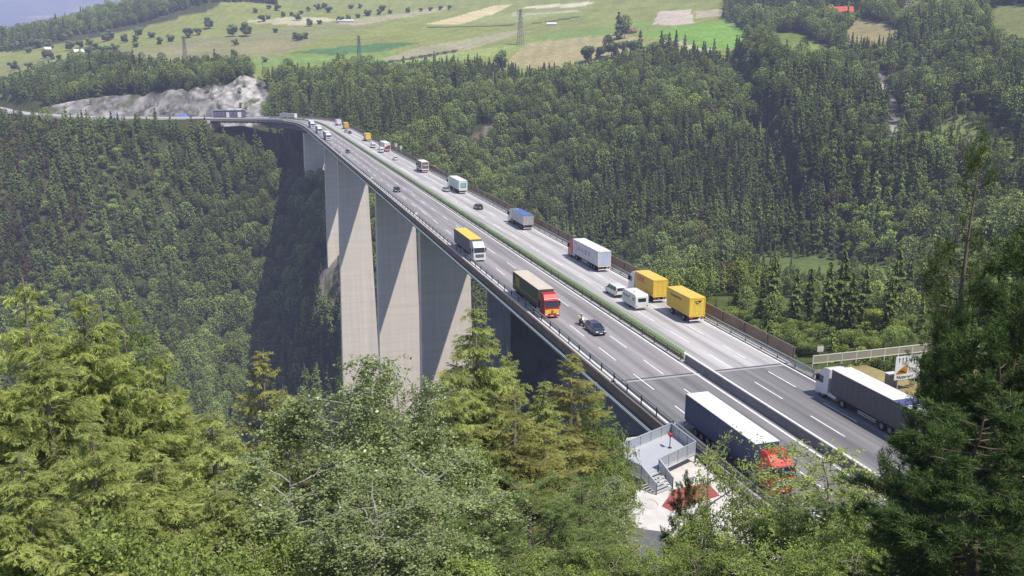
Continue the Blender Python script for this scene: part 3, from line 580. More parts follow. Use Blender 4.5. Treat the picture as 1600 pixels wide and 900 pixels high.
CORNER=world_poly([(1128,30),(1140,-30),(1300,-30),(1330,20),(1300,46),(1270,60),(1200,48),(1170,52)],700)
def place(step,dmin,dmax,amax=41):
    n=int(dmax/step)+2; X,Y=np.meshgrid(np.arange(-n,n)*step,np.arange(0,2*n)*step*.5*1.0,indexing='ij'); X=X.ravel();Y=Y.ravel()*1.0
    X=X+rng.uniform(-.5,.5,X.shape)*step;Y=Y+rng.uniform(-.5,.5,Y.shape)*step; d=np.hypot(X,Y); k=(d>dmin)&(d<dmax)&(np.abs(np.arctan2(X,Y))<R(amax)); return X[k],Y[k]
XS=[];YS=[]
for st,a,b in ((5.2,105,420),(5.6,420,900),(8.0,900,1760)):
    x,y=place(st,a,b); k=rng.uniform(size=x.shape)<.88; XS.append(x[k]);YS.append(y[k])
X=np.concatenate(XS);Y=np.concatenate(YS); D=np.hypot(X,Y); U_=UX[0]*X+UX[1]*Y; V_=VX[0]*X+VX[1]*Y
inF=in_poly(X,Y,FIELDS); ridge=in_poly(X,Y,RIDGE); band=in_poly(X,Y,BAND); corner=in_poly(X,Y,CORNER)
keep=(~inF&(D<1150))|ridge|band|corner
keep&=~((D>830)&~inF&~ridge&~band&~corner&(np.arctan2(X,Y)<R(8)))
for p in OPEN: keep&=~(in_poly(X,Y,p)&((rng.uniform(size=X.shape)>.05)|(p is not ROCK[0])))
da,sa,_z=_near_axis(X,Y)
keep&=~((da<15.5)&((U_<SB+70)|(sa>690)))&~((np.abs(V_-55)<9)&(U_<720)&(U_>90)&(np.min([np.abs(U_-q) for q in (167,249,333,462,532,640)],0)<11))&~((da<23)&(sa>700)&(U_>640))
keep&=~((U_<98)&(V_>20))
keep&=~((np.abs(V_-55)<20)&(U_>90)&(U_<125))
shr=(U_<205)&(V_>64)&(V_<175)          # young growth beside the near abutment
gap=vnoise(X/14,Y/14,91); keep&=gap>.05
Z=height_fast(X,Y); 
_gz=[height_fast(X+6,Y),height_fast(X-6,Y),height_fast(X,Y+6),height_fast(X,Y-6)]
steep=np.maximum(np.abs(_gz[0]-_gz[1]),np.abs(_gz[2]-_gz[3]))/12
keep&=los_mask(X,Y,Z+13,10)
X,Y,Z,D,U_,V_,shr,ridge,inF,band=[q[keep] for q in (X,Y,Z,D,U_,V_,shr,ridge,inF,band)]
n=len(X); q=rng.uniform(size=n); pa=vnoise(X/55,Y/55,17); pdec=.05+.5*np.clip(pa-.55,0,1)*2; pdec=np.where((U_>200)&(V_<-60)&(Z<-60),pdec+.15,pdec)
pdec=np.where(shr,.55,pdec); pdec=np.where((np.degrees(np.arctan2(X,Y))>19)&(D>330),pdec+.28,pdec); pdec=np.where((Z<-35)&(V_>120)&(D<470),pdec+.18,pdec)
dec=q<pdec
dry=(rng.uniform(size=n)<.012)|((np.degrees(np.arctan2(X,Y))<-26.5)&(D>560)&(D<760)&(rng.uniform(size=n)<.16))
pa2=vnoise(X/75,Y/75,23)+rng.normal(0,.12,n); con=np.where(pa2>.52,rng.choice([0,1,7,5,6],n,p=[.28,.28,.22,.11,.11]),rng.choice([2,3,4,5,0],n,p=[.3,.3,.24,.1,.06])); tone=(fbm(X,Y,60,3,88)*.45+rng.normal(0,.06,n)).clip(-.4,.4)
kind=np.where(dec,rng.integers(8,12,n),con); kind=np.where(dry,12,kind)
scl=rng.normal(1.0,.27,n).clip(.45,1.75)*np.where(np.isin(kind,(0,1,7)),1.12,1.0)*(.82+.4*vnoise(X/48,Y/48,29))*np.where(dec,.82,1.0); scl=np.where(D>900,scl*1.1,scl); scl=np.where(shr,scl*rng.choice([.25,.36,.5,.85],n,p=[.42,.33,.19,.06]),scl); rot=rng.uniform(0,2*PI,n)
scl=np.where((U_>140)&(U_<335)&(V_>70)&(V_<270),scl*.66,scl)
scl=np.where(in_poly(X,Y,ROCK[0]),scl*.45,scl)
for p in SHRUBBY: scl=np.where(in_poly(X,Y,p),scl*.42,scl)
ang=scl/D; order=np.argsort(-ang)
con_i=[i for i in order if not dec[i] and not dry[i]][:260]; dec_i=[i for i in order if dec[i]][:150]; single=set(con_i)|set(dec_i)
near_c=[far_conifer(k,2600,.30,40+i) for i,k in enumerate(('spruce','spruce','pine','pine','pine','fir'))]; near_d=[far_broad(2400,.26,60+i) for i in range(4)]
def single_tree(name,me,i,label,cat,group):
    o=bpy.data.objects.new(name,me); col.objects.link(o); o.location=(X[i],Y[i],Z[i]-.2); o.rotation_euler=(0,0,rot[i]); s=scl[i]; o.scale=(s*1.02,s*.98,s*rng.uniform(.9,1.15)); tag(o,label,cat,group); return o
for i in con_i: single_tree('conifer_tree',near_c[int(rng.integers(0,6))],i,'dark green conifer standing among others on the wooded valley slopes','conifer','conifers of the valley forest')
for i in dec_i: single_tree('broadleaf_tree',near_d[int(rng.integers(0,4))],i,'light green leafy tree mixed into the conifer forest','leafy tree','leafy trees in the valley forest')
# --- the rest of the wood: one object
protos=bpy.data.collections.new('wood_kinds'); spec=[('spruce',0),('spruce',1),('pine',2),('pine',3),('pine',4),('fir',5),('fir',6),('spruce',7)]
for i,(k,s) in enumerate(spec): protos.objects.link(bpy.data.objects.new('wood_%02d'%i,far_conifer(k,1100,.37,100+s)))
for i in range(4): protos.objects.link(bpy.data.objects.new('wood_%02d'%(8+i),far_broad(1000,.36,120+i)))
protos.objects.link(bpy.data.objects.new('wood_12',far_broad(500,.5,140,F_DRY)))
rest=np.array([i for i in range(n) if i not in single]); me=bpy.data.meshes.new('forest'); me.vertices.add(len(rest)); me.vertices.foreach_set('co',np.stack([X,Y,Z-.2],1)[rest].astype(np.float32).ravel())
for nm,ty,val in (('idx','INT',kind),('scl','FLOAT',scl),('rot','FLOAT',rot),('tone','FLOAT',tone)):
    a=me.attributes.new(nm,ty,'POINT'); a.data.foreach_set('value',val[rest].astype(np.int32 if ty=='INT' else np.float32))
forest=bpy.data.objects.new('forest',me); col.objects.link(forest); tag(forest,'dense mixed conifer forest covering the valley slopes','forest',kind='stuff')
ng=bpy.data.node_groups.new('wood','GeometryNodeTree'); ng.interface.new_socket('Geometry',in_out='INPUT',socket_type='NodeSocketGeometry'); ng.interface.new_socket('Geometry',in_out='OUTPUT',socket_type='NodeSocketGeometry')
gi=ng.nodes.new('NodeGroupInput'); go=ng.nodes.new('NodeGroupOutput'); ip=ng.nodes.new('GeometryNodeInstanceOnPoints'); ci=ng.nodes.new('GeometryNodeCollectionInfo'); ci.inputs['Collection'].default_value=protos; ci.inputs['Separate Children'].default_value=True; ci.inputs['Reset Children'].default_value=True
def named(nm,ty): k=ng.nodes.new('GeometryNodeInputNamedAttribute'); k.data_type=ty; k.inputs['Name'].default_value=nm; return [s for s in k.outputs if s.enabled][0]
cx=ng.nodes.new('ShaderNodeCombineXYZ'); ng.links.new(named('rot','FLOAT'),cx.inputs[2]); LL=ng.links.new
LL(gi.outputs[0],ip.inputs['Points']); LL(ci.outputs[0],ip.inputs['Instance']); ip.inputs['Pick Instance'].default_value=True; LL(named('idx','INT'),ip.inputs['Instance Index']); LL(cx.outputs[0],ip.inputs['Rotation']); LL(named('scl','FLOAT'),ip.inputs['Scale']); LL(ip.outputs[0],go.inputs[0])
forest.modifiers.new('wood','NODES').node_group=ng
print('FOREST',n,len(rest))
# ================================================================ TRAFFIC
TYRE=mat('tyre_rubber',(.022,.022,.024),rough=.85); RIM=mat('wheel_rim',(.42,.42,.43),rough=.4,metal=.6); GLS=glass('vehicle_glass',(.025,.032,.04)); BLK=mat('black_plastic',(.028,.028,.032),rough=.55)
CHAS=mat('chassis_frame',(.06,.06,.068),rough=.7); WHT=mat('white_paint',(.78,.78,.77),rough=.3,coat=.3,noise=.04,scale=.6); LAMP=mat('head_lamp',(.85,.86,.88),rough=.12,spec=.9,coat=.6); TAIL=mat('tail_lamp',(.45,.03,.02),rough=.3); GALV=mat('alu_rail',(.62,.62,.62),rough=.4,metal=.4)
def paintm(n,c,**k): return mat('paint_'+n,c,rough=k.pop('rough',.32),coat=k.pop('coat',.35),**k)
_wheel={}
def wheel(parent,x,y,r,w,rimm=RIM):
    key=(r,w,rimm.name)
    if key not in _wheel:
        n=20; t=MB(); prof=[(r*.62,-w/2),(r*.93,-w/2),(r,-w*.36),(r,w*.36),(r*.93,w/2),(r*.62,w/2)]; vs=[];
        for i in range(n):
            a=2*PI*i/n
            for rr,yy in prof: vs.append((math.cos(a)*rr,yy,math.sin(a)*rr))
        k=len(prof); t.add(vs,[(i*k+j,((i+1)%n)*k+j,((i+1)%n)*k+(j+1)%k,i*k+(j+1)%k) for i in range(n) for j in range(k)],TYRE)
        q=MB(); q.cyl((0,-w*.40,0),(0,w*.40,0),r*.63,r*.63,16,rimm); q.cyl((0,-w*.47,0),(0,w*.47,0),r*.24,r*.24,10,rimm)
        for i in range(8):
            a=2*PI*i/8
            for s in (-1,1): q.cyl((math.cos(a)*r*.46,s*w*.38,math.sin(a)*r*.46),(math.cos(a)*r*.46,s*w*.425,math.sin(a)*r*.46),r*.075,r*.075,6,BLK)
        _wheel[key]=(t.mesh('tyre'),q.mesh('rim'))
    a,b=_wheel[key]; o=bpy.data.objects.new('wheel',a); col.objects.link(o); o.parent=parent; o.location=(x,y,r)
    q=bpy.data.objects.new('rim',b); col.objects.link(q); q.parent=o; return o
def road_empty(name,s,off,away,label,cat,group=None,yaw=0):
    p=RP(s,off,.0); return empty(name,p,rhead(s)+(0 if away else PI)+yaw,label,cat,group)
def cab(root,fx,paint,h=3.75,low=None,grille=BLK,band=None,visor=None,deflector=True):
    """tractor cab whose nose is at x=fx"""
    g=lambda z:.0 if z<1.9 else min(.16,(z-1.9)*.085)
    b=MB(); top=h
    prof=[(fx-2.25,.62),(fx-.1,.36),(fx,.62),(fx,1.2),(fx-.05,1.72),(fx-.38,2.88),(fx-.52,3.05),(fx-1.15,top-.12),(fx-1.75,top),(fx-2.25,top-.02)]
    b.prism(prof,-1.24,1.24,paint,g); body=b.build('cab',root,bevel=.05)
    w=MB(); x0,z0,x1,z1=fx-.055,1.80,fx-.36,2.80; n=Vector((z1-z0,0,x0-x1)).normalized()*.03
    w.hexa([Vector((x0,-1.12,z0)),Vector((x0,1.12,z0)),Vector((x0,1.12,z0))+n,Vector((x0,-1.12,z0))+n,Vector((x1,-1.06,z1)),Vector((x1,1.06,z1)),Vector((x1,1.06,z1))+n,Vector((x1,-1.06,z1))+n],GLS); w.build('windscreen',body)
    for s in (-1,1):
        q=MB(); y=s*1.225
        q.add([(fx-.25,y+s*.03,1.78),(fx-1.3,y+s*.03,1.78),(fx-1.3,y-s*.035,2.62),(fx-.48,y-s*.035,2.62)],[(0,1,2,3) if s<0 else (3,2,1,0)],GLS); q.build('side_window',body)
        q=MB(); q.box(fx-.34,fx-.22,s*1.30-.14,s*1.30+.14,1.85,2.65,BLK); q.bar((fx-.4,s*1.16,2.5),(fx-.28,s*1.3,2.5),.06,.06,BLK); q.build('mirror',body)
        q=MB(); q.cbox((fx+.015,s*.92,.72),(.06,.42,.22),LAMP); q.build('headlight',body)
    v=MB(); v.hexa([(fx-.40,-1.08,2.84),(fx-.40,1.08,2.84),(fx-.44,1.05,3.02),(fx-.44,-1.05,3.02),(fx-.16,-1.02,2.76),(fx-.16,1.02,2.76),(fx-.18,1.02,2.82),(fx-.18,-1.02,2.82)],visor or paint); v.build('sun_visor',body)
    q=MB(); q.cbox((fx+.012,0,1.16),(.05,1.7,.62),grille)
    for i in range(3): q.cbox((fx+.04,0,.98+i*.18),(.03,1.5,.045),GALV if grille is BLK else grille)
    q.build('grille',body)
    q=MB(); q.box(fx-.5,fx+.06,-1.23,1.23,.32,.56,low or paint); q.cbox((fx+.065,0,.46),(.02,.52,.11),PAINT); q.build('bumper',body,bevel=.03)
    if band: q=MB(); q.cbox((fx+.02,0,1.14),(.075,2.3,.58),band); q.build('front_band',body)
    return body
def box_body(root,x0,x1,side,roof,rear=None,z0=1.12,z1=4.0,hw=1.27,name='trailer_body',frame_m=None):
    b=MB(); b.box(x0+.03,x1,-hw,hw,z0,z1-.05,side); o=b.build(name,root,bevel=.02)
    if side.name.startswith('tarpaulin'):
        sm=MB(); k=int((x1-x0)/.92)
        sd_=MATS.get(side.name+'_seam') or mat(side.name+'_seam',tuple(q*.72 for q in side.node_tree.nodes['Principled BSDF'].inputs['Base Color'].default_value[:3]),rough=.6)
        for i in range(1,k):
            xx=x0+(x1-x0)*i/k
            for yy in (-hw,hw): sm.cbox((xx,yy,(z0+z1)/2),(.05,.012,z1-z0-.16),sd_)
        sm.build('curtain_strap',o)
    r=MB(); r.box(x0,x1+.02,-hw-.015,hw+.015,z1-.05,z1+.02,roof); r.build('roof',o)
    f=MB(); fm=frame_m or roof
    for y in (-hw,hw): f.cbox((x0,y*.975,(z0+z1)/2),(.12,.16,z1-z0),fm)
    f.cbox((x0,0,z1-.08),(.12,2*hw,.18),fm); f.cbox((x0,0,z0+.02),(.12,2*hw,.2),fm); f.build('rear_frame',o)
    d=MB(); d.cbox((x0+.005,0,(z0+z1)/2),(.06,2*hw-.3,z1-z0-.36),rear or side)
    for y in (-.55,-.25,.25,.55): d.cyl((x0-.035,y,z0+.2),(x0-.035,y,z1-.25),.02,.02,6,GALV)
    d.build('rear_door',o); return o
def chassis(root,x0,x1,wx,r=.5,rear_bar=True,rows=None):
    c=MB(); c.box(x0+.3,x1,-.45,.45,.72,1.0,CHAS); c.box(x0+.1,x1-.2,-1.2,1.2,1.0,1.11,CHAS); o=c.build('chassis',root)
    for x in wx:
        for y in (-1.05,1.05): wheel(root,x,y,r,.36)
    if rear_bar:
        b=MB(); b.box(x0-.02,x0+.1,-1.2,1.2,.42,.56,WHT)
        for y in (-.8,.8): b.box(x0+.02,x0+.12,y-.04,y+.04,.5,1.0,CHAS)
        b.build('rear_bumper',root)
        for y in (-.95,.95):
            t=MB(); t.cbox((x0+.02,y,.85),(.08,.46,.14),TAIL); t.build('tail_light',root)
    return o
def guards(root,x0,x1,m=GALV):
    for s in (-1,1):
        g=MB()
        for z in (.55,.78): g.cbox(((x0+x1)/2,s*1.2,z),(x1-x0,.03,.11),m)
        for x in (x0+.1,x1-.1): g.cbox((x,s*1.18,.75),(.06,.05,.6),CHAS)
        g.build('side_guard',root)
def semi(label,s,off,away,cabm,side,roof,rear=None,group=None,L=13.6,deco=None,band=None,low=None,tank=True,grille=BLK,frame_m=None,z1=4.0,at_front=False):
    tot=L+2.9; root=road_empty('articulated_lorry',s,off,away,label,'lorry',group); h=tot/2
    body=box_body(root,-h,-h+L,side,roof,rear,z1=z1,frame_m=frame_m)
    chassis(root,-h,-h+L,(-h+2.2,-h+3.5,-h+4.8)); guards(root,-h+5.7,-h+8.7)
    cab(root,h,cabm,band=band,low=low,grille=grille); c=MB(); c.box(h-6.2,h-1.4,-.42,.42,.55,.95,CHAS); c.cyl((h-3.6,0,1.0),(h-3.6,0,1.12),.5,.5,14,CHAS); c.build('tractor_frame',root)
    for x in (h-1.35,h-5.0):
        for y in (-1.04,1.04): wheel(root,x,y,.5,.34)
    for y in (-1,1): 
        t=MB(); t.cyl((h-3.9,y*.95,.72),(h-2.4,y*.95,.72),.32,.32,14,GALV); t.build('fuel_tank',root)
    if deco: deco(root,body,-h,-h+L)
    return root
def rigid(label,s,off,away,cabm,side,roof,L=7.3,rear=None,deco=None,group=None,name='box_truck',z1=3.9):
    tot=L+2.6; h=tot/2; root=road_empty(name,s,off,away,label,'truck',group); body=box_body(root,-h,-h+L,side,roof,rear,name='box_body',z1=z1); chassis(root,-h,h-1.2,(-h+1.7,-h+3.0)); guards(root,-h+3.8,-h+6.0)
    cab(root,h,cabm,h=3.3 if z1<3.7 else 3.6)
    for y in (-1.04,1.04): wheel(root,h-1.35,y,.5,.34)
    if deco: deco(root,body,-h,-h+L)
    return root
SIDE_L=lambda x0,x1,z,s:frame((x0,s*1.285,z),(-s*1,0,0) if False else ((1,0,0) if s<0 else (-1,0,0)),(0,0,1),(0,s,0))
def plain(n,c,**k): return mat('tarpaulin_'+n,c,rough=.55,noise=k.get('noise',.07),scale=.7)
# ---- towards the viewer
def deco_olive(root,body,x0,x1):
    y=plain('yellow_print',(.42,.27,.03))
    for s in (-1,1):
        m=MB(); m.cbox((x0+2.6,s*1.28,2.75),(2.3,.02,1.5),y); m.cbox(((x0+x1)/2,s*1.28,1.9),(x1-x0-.4,.02,.16),y); m.build('printed_panel',body)
def deco_star(root,body,x0,x1):
    fx=x1+2.9; m=MB(); n=22
    for i in range(n):
        a,b=2*PI*i/n,2*PI*(i+1)/n; m.bar((fx+.075,math.cos(a)*.2,1.14+math.sin(a)*.2),(fx+.075,math.cos(b)*.2,1.14+math.sin(b)*.2),.04,.04,BLK)
    for k in range(3):
        a=PI/2+k*2*PI/3; m.bar((fx+.075,0,1.14),(fx+.075,math.cos(a)*.2,1.14+math.sin(a)*.2),.05,.04,BLK)
    m.build('front_emblem',root); deco_olive(root,body,x0,x1)
RED=paintm('red',(.50,.018,.022)); REDO=paintm('signal_red',(.62,.022,.012)); YEL=mat('yellow_paint',(.88,.60,.06),rough=.35,coat=.2,noise=.05,scale=.5)
CREAM=plain('cream_roof',(.66,.58,.47)); 
def mid(a,b): return (a+b)/2
def uvpx(px,py,z=0): p=at(px,py,z); return to_uv(p.x,p.y)
# near blue trailer with the red cab
def deco_near(root,body,x0,x1):
    fx=x1+2.9; 
    m=MB()
    for i,(w,h) in enumerate(((1.9,.07),(1.7,.07),(1.9,.07),(1.6,.07),(1.8,.07))): m.cbox((fx+.05,0,.92+i*.16),(.04,w,h),WHT)
    m.build('grille_bars',root); m=MB(); m.hexa([(fx-.33,-1.1,2.82),(fx-.33,1.1,2.82),(fx-.28,1.1,2.62),(fx-.28,-1.1,2.62),(fx-.27,-1.1,2.84),(fx-.27,1.1,2.84),(fx-.22,1.1,2.64),(fx-.22,-1.1,2.64)],WHT); m.build('visor_stripe',root)
semi('lorry with dark blue sides, white roof and bright red cab next to the viewing platform',72.6,-9.8,False,REDO,plain('navy',(.055,.070,.150)),plain('white_roof',(.80,.80,.79)),deco=deco_near,low=REDO,frame_m=plain('grey_frame',(.35,.35,.36)))
semi('lorry with olive green sides, cream roof and a red and yellow cab',134.2,-10.35,False,RED,plain('olive',(.085,.095,.062)),CREAM,deco=deco_star,band=YEL,low=RED,grille=YEL)
def lorryspot(px,py): return uvpx(px,py)
semi('lorry with yellow roof, grey-violet sides and a plain white cab',177.5,-10.4,False,WHT,plain('violet_grey',(.23,.19,.21)),mat('yellow_roof',(.78,.62,.10),rough=.5,noise=.05),frame_m=plain('pale_frame',(.6,.58,.55)))
# ---- away from the viewer
def shadow_stripe(root,body,x0,x1):
    m=MB(); m.box(x0+1.6,x0+3.3,-1.275,1.275,4.022,4.03,plain('blue_shadow',(.10,.10,.28))); m.build('roof_shadow',body)  # dark blue band painted on the roof as a stripe of shadow
semi('white-cabbed lorry with charcoal grey curtain sides and a white roof beside the dry grass bank',86-8.2,10.05,True,WHT,plain('charcoal',(.105,.10,.10)),plain('white_roof',(.8,.8,.79)),deco=shadow_stripe)
def post_horn(parent,x,z,sc=1.):
    m=MB(); pts=[]
    for i in range(25):
        a=R(-215+ i*305/24); pts.append((x,-.02+math.cos(a)*.27*sc,z+math.sin(a)*.2*sc))
    m.tube(pts,[.05*sc]*len(pts),6,BLK); m.bar((x,-.45*sc,z+.16*sc),(x,-.05*sc,z+.22*sc),.05*sc,.09*sc,BLK)
    m.add([(x-.02,-.55*sc,z+.32*sc),(x-.02,-.28*sc,z+.1*sc),(x-.02,-.42*sc,z+.0*sc),(x-.02,-.70*sc,z+.14*sc)],[(0,1,2,3),(3,2,1,0)],BLK); m.tube([(x,.33*sc,z+.1*sc),(x,.47*sc,z+.24*sc)],[.05*sc,.03*sc],6,BLK)
    m.build('post_horn',parent)
YSIDE=mat('yellow_side',(.72,.46,.06),rough=.5,noise=.06,scale=.6);  # darker copy of the yellow, with the shade of the sides put in
def deco_dhl(root,body,x0,x1):
    for s in (-1,1):
        put_text('DHL',1.05,RED,frame(((x0+x1)/2+1.2*(1),s*1.29,3.15),((-s),0,0),(0,0,1),(0,s,0)),body,shear=.25,bold=.05,sx=1.45)
        m=MB(); 
        for k in range(3): m.cbox(((x0+x1)/2+1.2,s*1.28,2.68+k*.09),(2.8,.016,.035),RED)
        m.build('red_stripes',body)
        m=MB(); m.cbox((x0+1.8,s*1.28,1.45),(2.6,.016,.12),CHAS); m.build('dark_stripe',body)
rigid('yellow box truck with white cab and red lettering on its side',134.6,9.75,True,WHT,YSIDE,YEL,L=7.4,rear=YEL,deco=deco_dhl,name='box_truck')
h=4.1; pt=road_empty('drawbar_trailer',117.1+h,9.75,True,'yellow box trailer with a black horn emblem on its rear door','trailer'); b=box_body(pt,-h,-h+7.7,YSIDE,YEL,rear=YEL,frame_m=YEL,name='box_body')
chassis(pt,-h,h-.4,(-h+2.0,-h+5.9)); d=MB(); d.bar((h-.5,.35,.8),(h+1.1,0,.8),.12,.12,CHAS); d.bar((h-.5,-.35,.8),(h+1.1,0,.8),.12,.12,CHAS); d.build('drawbar',pt); post_horn(b,-h-.06,3.3)
for s in (-1,1): put_text('Deutsche Post',.62,CHAS,frame((-h+4.6,s*1.29,3.2),(-s,0,0),(0,0,1),(0,s,0)),b,bold=.01)
# caravan and its towing van
cu,cv=uvpx(1003,487); hh=2.9
ct=road_empty('caravan',126.3+2.6,58.9-55+1.0,True,'white touring caravan towed behind a white van','caravan'); IV=mat('ivory_panel',(.76,.76,.74),rough=.4,noise=.03)
b=MB(); b.prism([(-2.7,.45),(2.45,.45),(2.75,.9),(2.72,1.5),(2.35,2.35),(2.1,2.58),(-2.35,2.58),(-2.68,2.35),(-2.74,1.2)],-1.13,1.13,IV); bo=b.build('body',ct,bevel=.08)
q=MB(); q.cbox((-2.73,0,1.72),(.06,1.35,.58),GLS); q.build('rear_window',bo)
for s in (-1,1):
    for x,w in ((-1.9,.8),(.0,.55),(.85,.6),(1.8,.7)): q=MB(); q.cbox((x,s*1.135,1.7),(w,.03,.5),GLS); q.build('window',bo)
    q=MB(); q.cbox((-2.7,s*.9,.75),(.06,.3,.12),TAIL); q.build('tail_light',bo)
    q=MB(); q.cbox((0,s*1.135,1.2),(4.6,.02,.06),plain('grey_trim',(.4,.42,.45))); q.build('trim_line',bo); wheel(ct,-.2,s*.95,.33,.2)
q=MB(); q.box(-2.77,-2.6,-1.05,1.05,.42,.6,plain('grey_bumper',(.55,.55,.55))); q.build('bumper',bo); q=MB(); q.cbox((-.3,0,2.62),(.7,.55,.1),IV); q.build('roof_hatch',bo); q=MB(); q.bar((2.6,0,.5),(4.0,0,.5),.1,.1,CHAS); q.build('drawbar',ct)
def van(label,s,off,away,paint,name='van',high=False,L=4.9):
    o=road_empty(name,s,off,away,label,'van'); h=L/2; b=MB(); H=2.5 if high else 1.95
    prof=[(-h,.4),(h-.1,.35),(h,.7),(h-.1,1.0),(h-.95,1.2),(h-1.65,H-.05),(h-2.0,H),(-h+.12,H),(-h,H-.2)]
    g=lambda z:0 if z<1.1 else (z-1.1)*.13
    b.prism(prof,-.95,.95,paint,g); bo=b.build('body',o,bevel=.05); zt=min(H-.18,1.8)
    q=MB(); a=Vector((h-.98,0,1.24));c=Vector((h-1.60,0,zt+.02)); nn=Vector((c.z-a.z,0,a.x-c.x)).normalized()*.02
    q.add([a+nn+Vector((0,-.82,0)),a+nn+Vector((0,.82,0)),c+nn+Vector((0,.76,0)),c+nn+Vector((0,-.76,0))],[(0,1,2,3)],GLS); q.build('windscreen',bo)
    for sd in (-1,1):
        for x0,x1 in ((h-2.35,h-1.35),(h-3.5,h-2.45),(-h+.25,h-3.6)):
            q=MB(); y0=sd*(.95-.02+.012); y1=sd*(.95-(zt-1.1)*.13+.012); q.add([(x0,y0,1.18),(x1,y0,1.18),(x1-(.25 if x1>h-1.5 else 0),y1,zt),(x0,y1,zt)],[(0,1,2,3) if sd<0 else (3,2,1,0)],GLS); q.build('side_window',bo)
        q=MB(); q.cbox((h-.06,sd*.72,.78),(.14,.34,.2),LAMP); q.build('headlight',bo); q=MB(); q.cbox((-h-.005,sd*.84,1.05),(.03,.14,.5),TAIL); q.build('tail_light',bo); q=MB(); q.cbox((h-1.35,sd*1.03,1.25),(.1,.18,.18),BLK); q.build('mirror',bo)
        for x in (-h+.95,h-.95): wheel(o,x,sd*.84,.33,.21)
    q=MB(); q.cbox((-h-.01,0,zt-.3),(.03,1.4,.5),GLS); q.build('rear_window',bo); q=MB(); q.box(-h-.06,-h+.1,-.9,.9,.35,.6,BLK); q.build('rear_bumper',bo); q=MB(); q.cbox((-h-.012,0,.85),(.02,.52,.12),PAINT); q.build('number_plate',bo); return o
van('white van with dark rear window towing the caravan',136.9,58.9-55+1.0,True,WHT)
def car(label,s,off,away,paint,name='car',estate=False,L=4.3):
    o=road_empty(name,s,off,away,label,'car'); h=L/2; b=MB()
    prof=[(-h,.38),(-h+.3,.26),(h-.3,.26),(h,.42),(h-.02,.66),(h-.25,.78),(h-1.05,.93),(-h+.35,.96),(-h+.02,.85)]
    b.prism(prof,-.87,.87,paint,lambda z:0 if z<.6 else (z-.6)*.18); bo=b.build('body',o,bevel=.06)
    xr=-h+.28 if estate else -h+.42; x0,x1=-h+.2,h-1.02; t0=x0+(.28 if estate else .55); t1=x1-.85; H=1.47
    c=MB(); c.hexa([(x0+.02,-.80,.93),(x1,-.80,.93),(x1,.80,.93),(x0+.02,.80,.93),(t0,-.62,H-.05),(t1,-.62,H-.05),(t1,.62,H-.05),(t0,.62,H-.05)],GLS); c.build('window_band',bo,bevel=.03)
    r=MB(); r.hexa([(t0-.04,-.645,H-.07),(t1+.06,-.645,H-.07),(t1+.06,.645,H-.07),(t0-.04,.645,H-.07),(t0+.08,-.56,H),(t1-.1,-.56,H),(t1-.1,.56,H),(t0+.08,.56,H)],paint); r.build('roof',bo,bevel=.02)
    p=MB()
    for sd in (-1,1):
        for xa,xb in ((x1,t1),(mid(x0,x1)-.15,mid(t0,t1)-.05),(x0+.03,t0)): p.bar((xa,sd*.802,.93),(xb,sd*.63,H-.04),.09,.05,paint)
    p.build('pillars',bo)
    for sd in (-1,1):
        q=MB(); q.cbox((h-.10,sd*.62,.68),(.2,.36,.14),LAMP); q.build('headlight',bo); q=MB(); q.cbox((-h+.02,sd*.66,.78),(.08,.3,.16),TAIL); q.build('tail_light',bo); q=MB(); q.cbox((x1-.35,sd*.93,.98),(.12,.16,.12),paint); q.build('mirror',bo)
        for x in (-h+.75,h-.78): wheel(o,x,sd*.77,.31,.2)
    q=MB(); q.cbox((h+.0,0,.46),(.03,.5,.11),PAINT); q.cbox((-h,0,.62),(.03,.5,.11),PAINT); q.build('number_plate',bo); q=MB(); q.cbox((h-.005,0,.60),(.03,.8,.12),BLK); q.build('grille',bo)
    if estate:
        for sd in (-1,1): q=MB(); q.bar((t0+.1,sd*.56,H+.05),(t1-.3,sd*.56,H+.05),.04,.04,GALV); q.build('roof_rail',bo)
    return o
NAVY=paintm('navy',(.035,.040,.085),coat=.6); BLKP=paintm('black',(.02,.02,.026),coat=.6); SILV=paintm('silver',(.45,.46,.47),metal=.3,coat=.5); GREY=paintm('dark_grey',(.07,.075,.08),coat=.5)
car('dark blue estate car with roof rails overtaking beside the motorcycle',117.2,-6.7,False,NAVY,estate=True,L=4.5)
def px_s(px,py): u,v=uvpx(px,py); return u,v-55
for (px,py),lab,pm2 in (((750,328),'black car on its own in the pale carriageway ahead of the silver tipper lorry',BLKP),((699,300),'silver car beside the green and white lorry',SILV),((619,250.5),'small white car between the caravan group and the brown lorry',WHT),((547,209),'small dark car far up the bridge ahead of the yellow lorry',BLKP),((541,207),'tiny silver car far up the bridge beside the dark one',SILV)):
    u,v=px_s(px,py); car(lab,u+1.8,max(2.9,min(9.8,v)),True,pm2)
for (px,py),lab in (((621.5,300.5),'dark car alone in the middle of the oncoming carriageway'),((544,239.5),'distant dark car following the oncoming white lorries')):
    u,v=px_s(px,py); car(lab,u+1.5,v,False,BLKP)
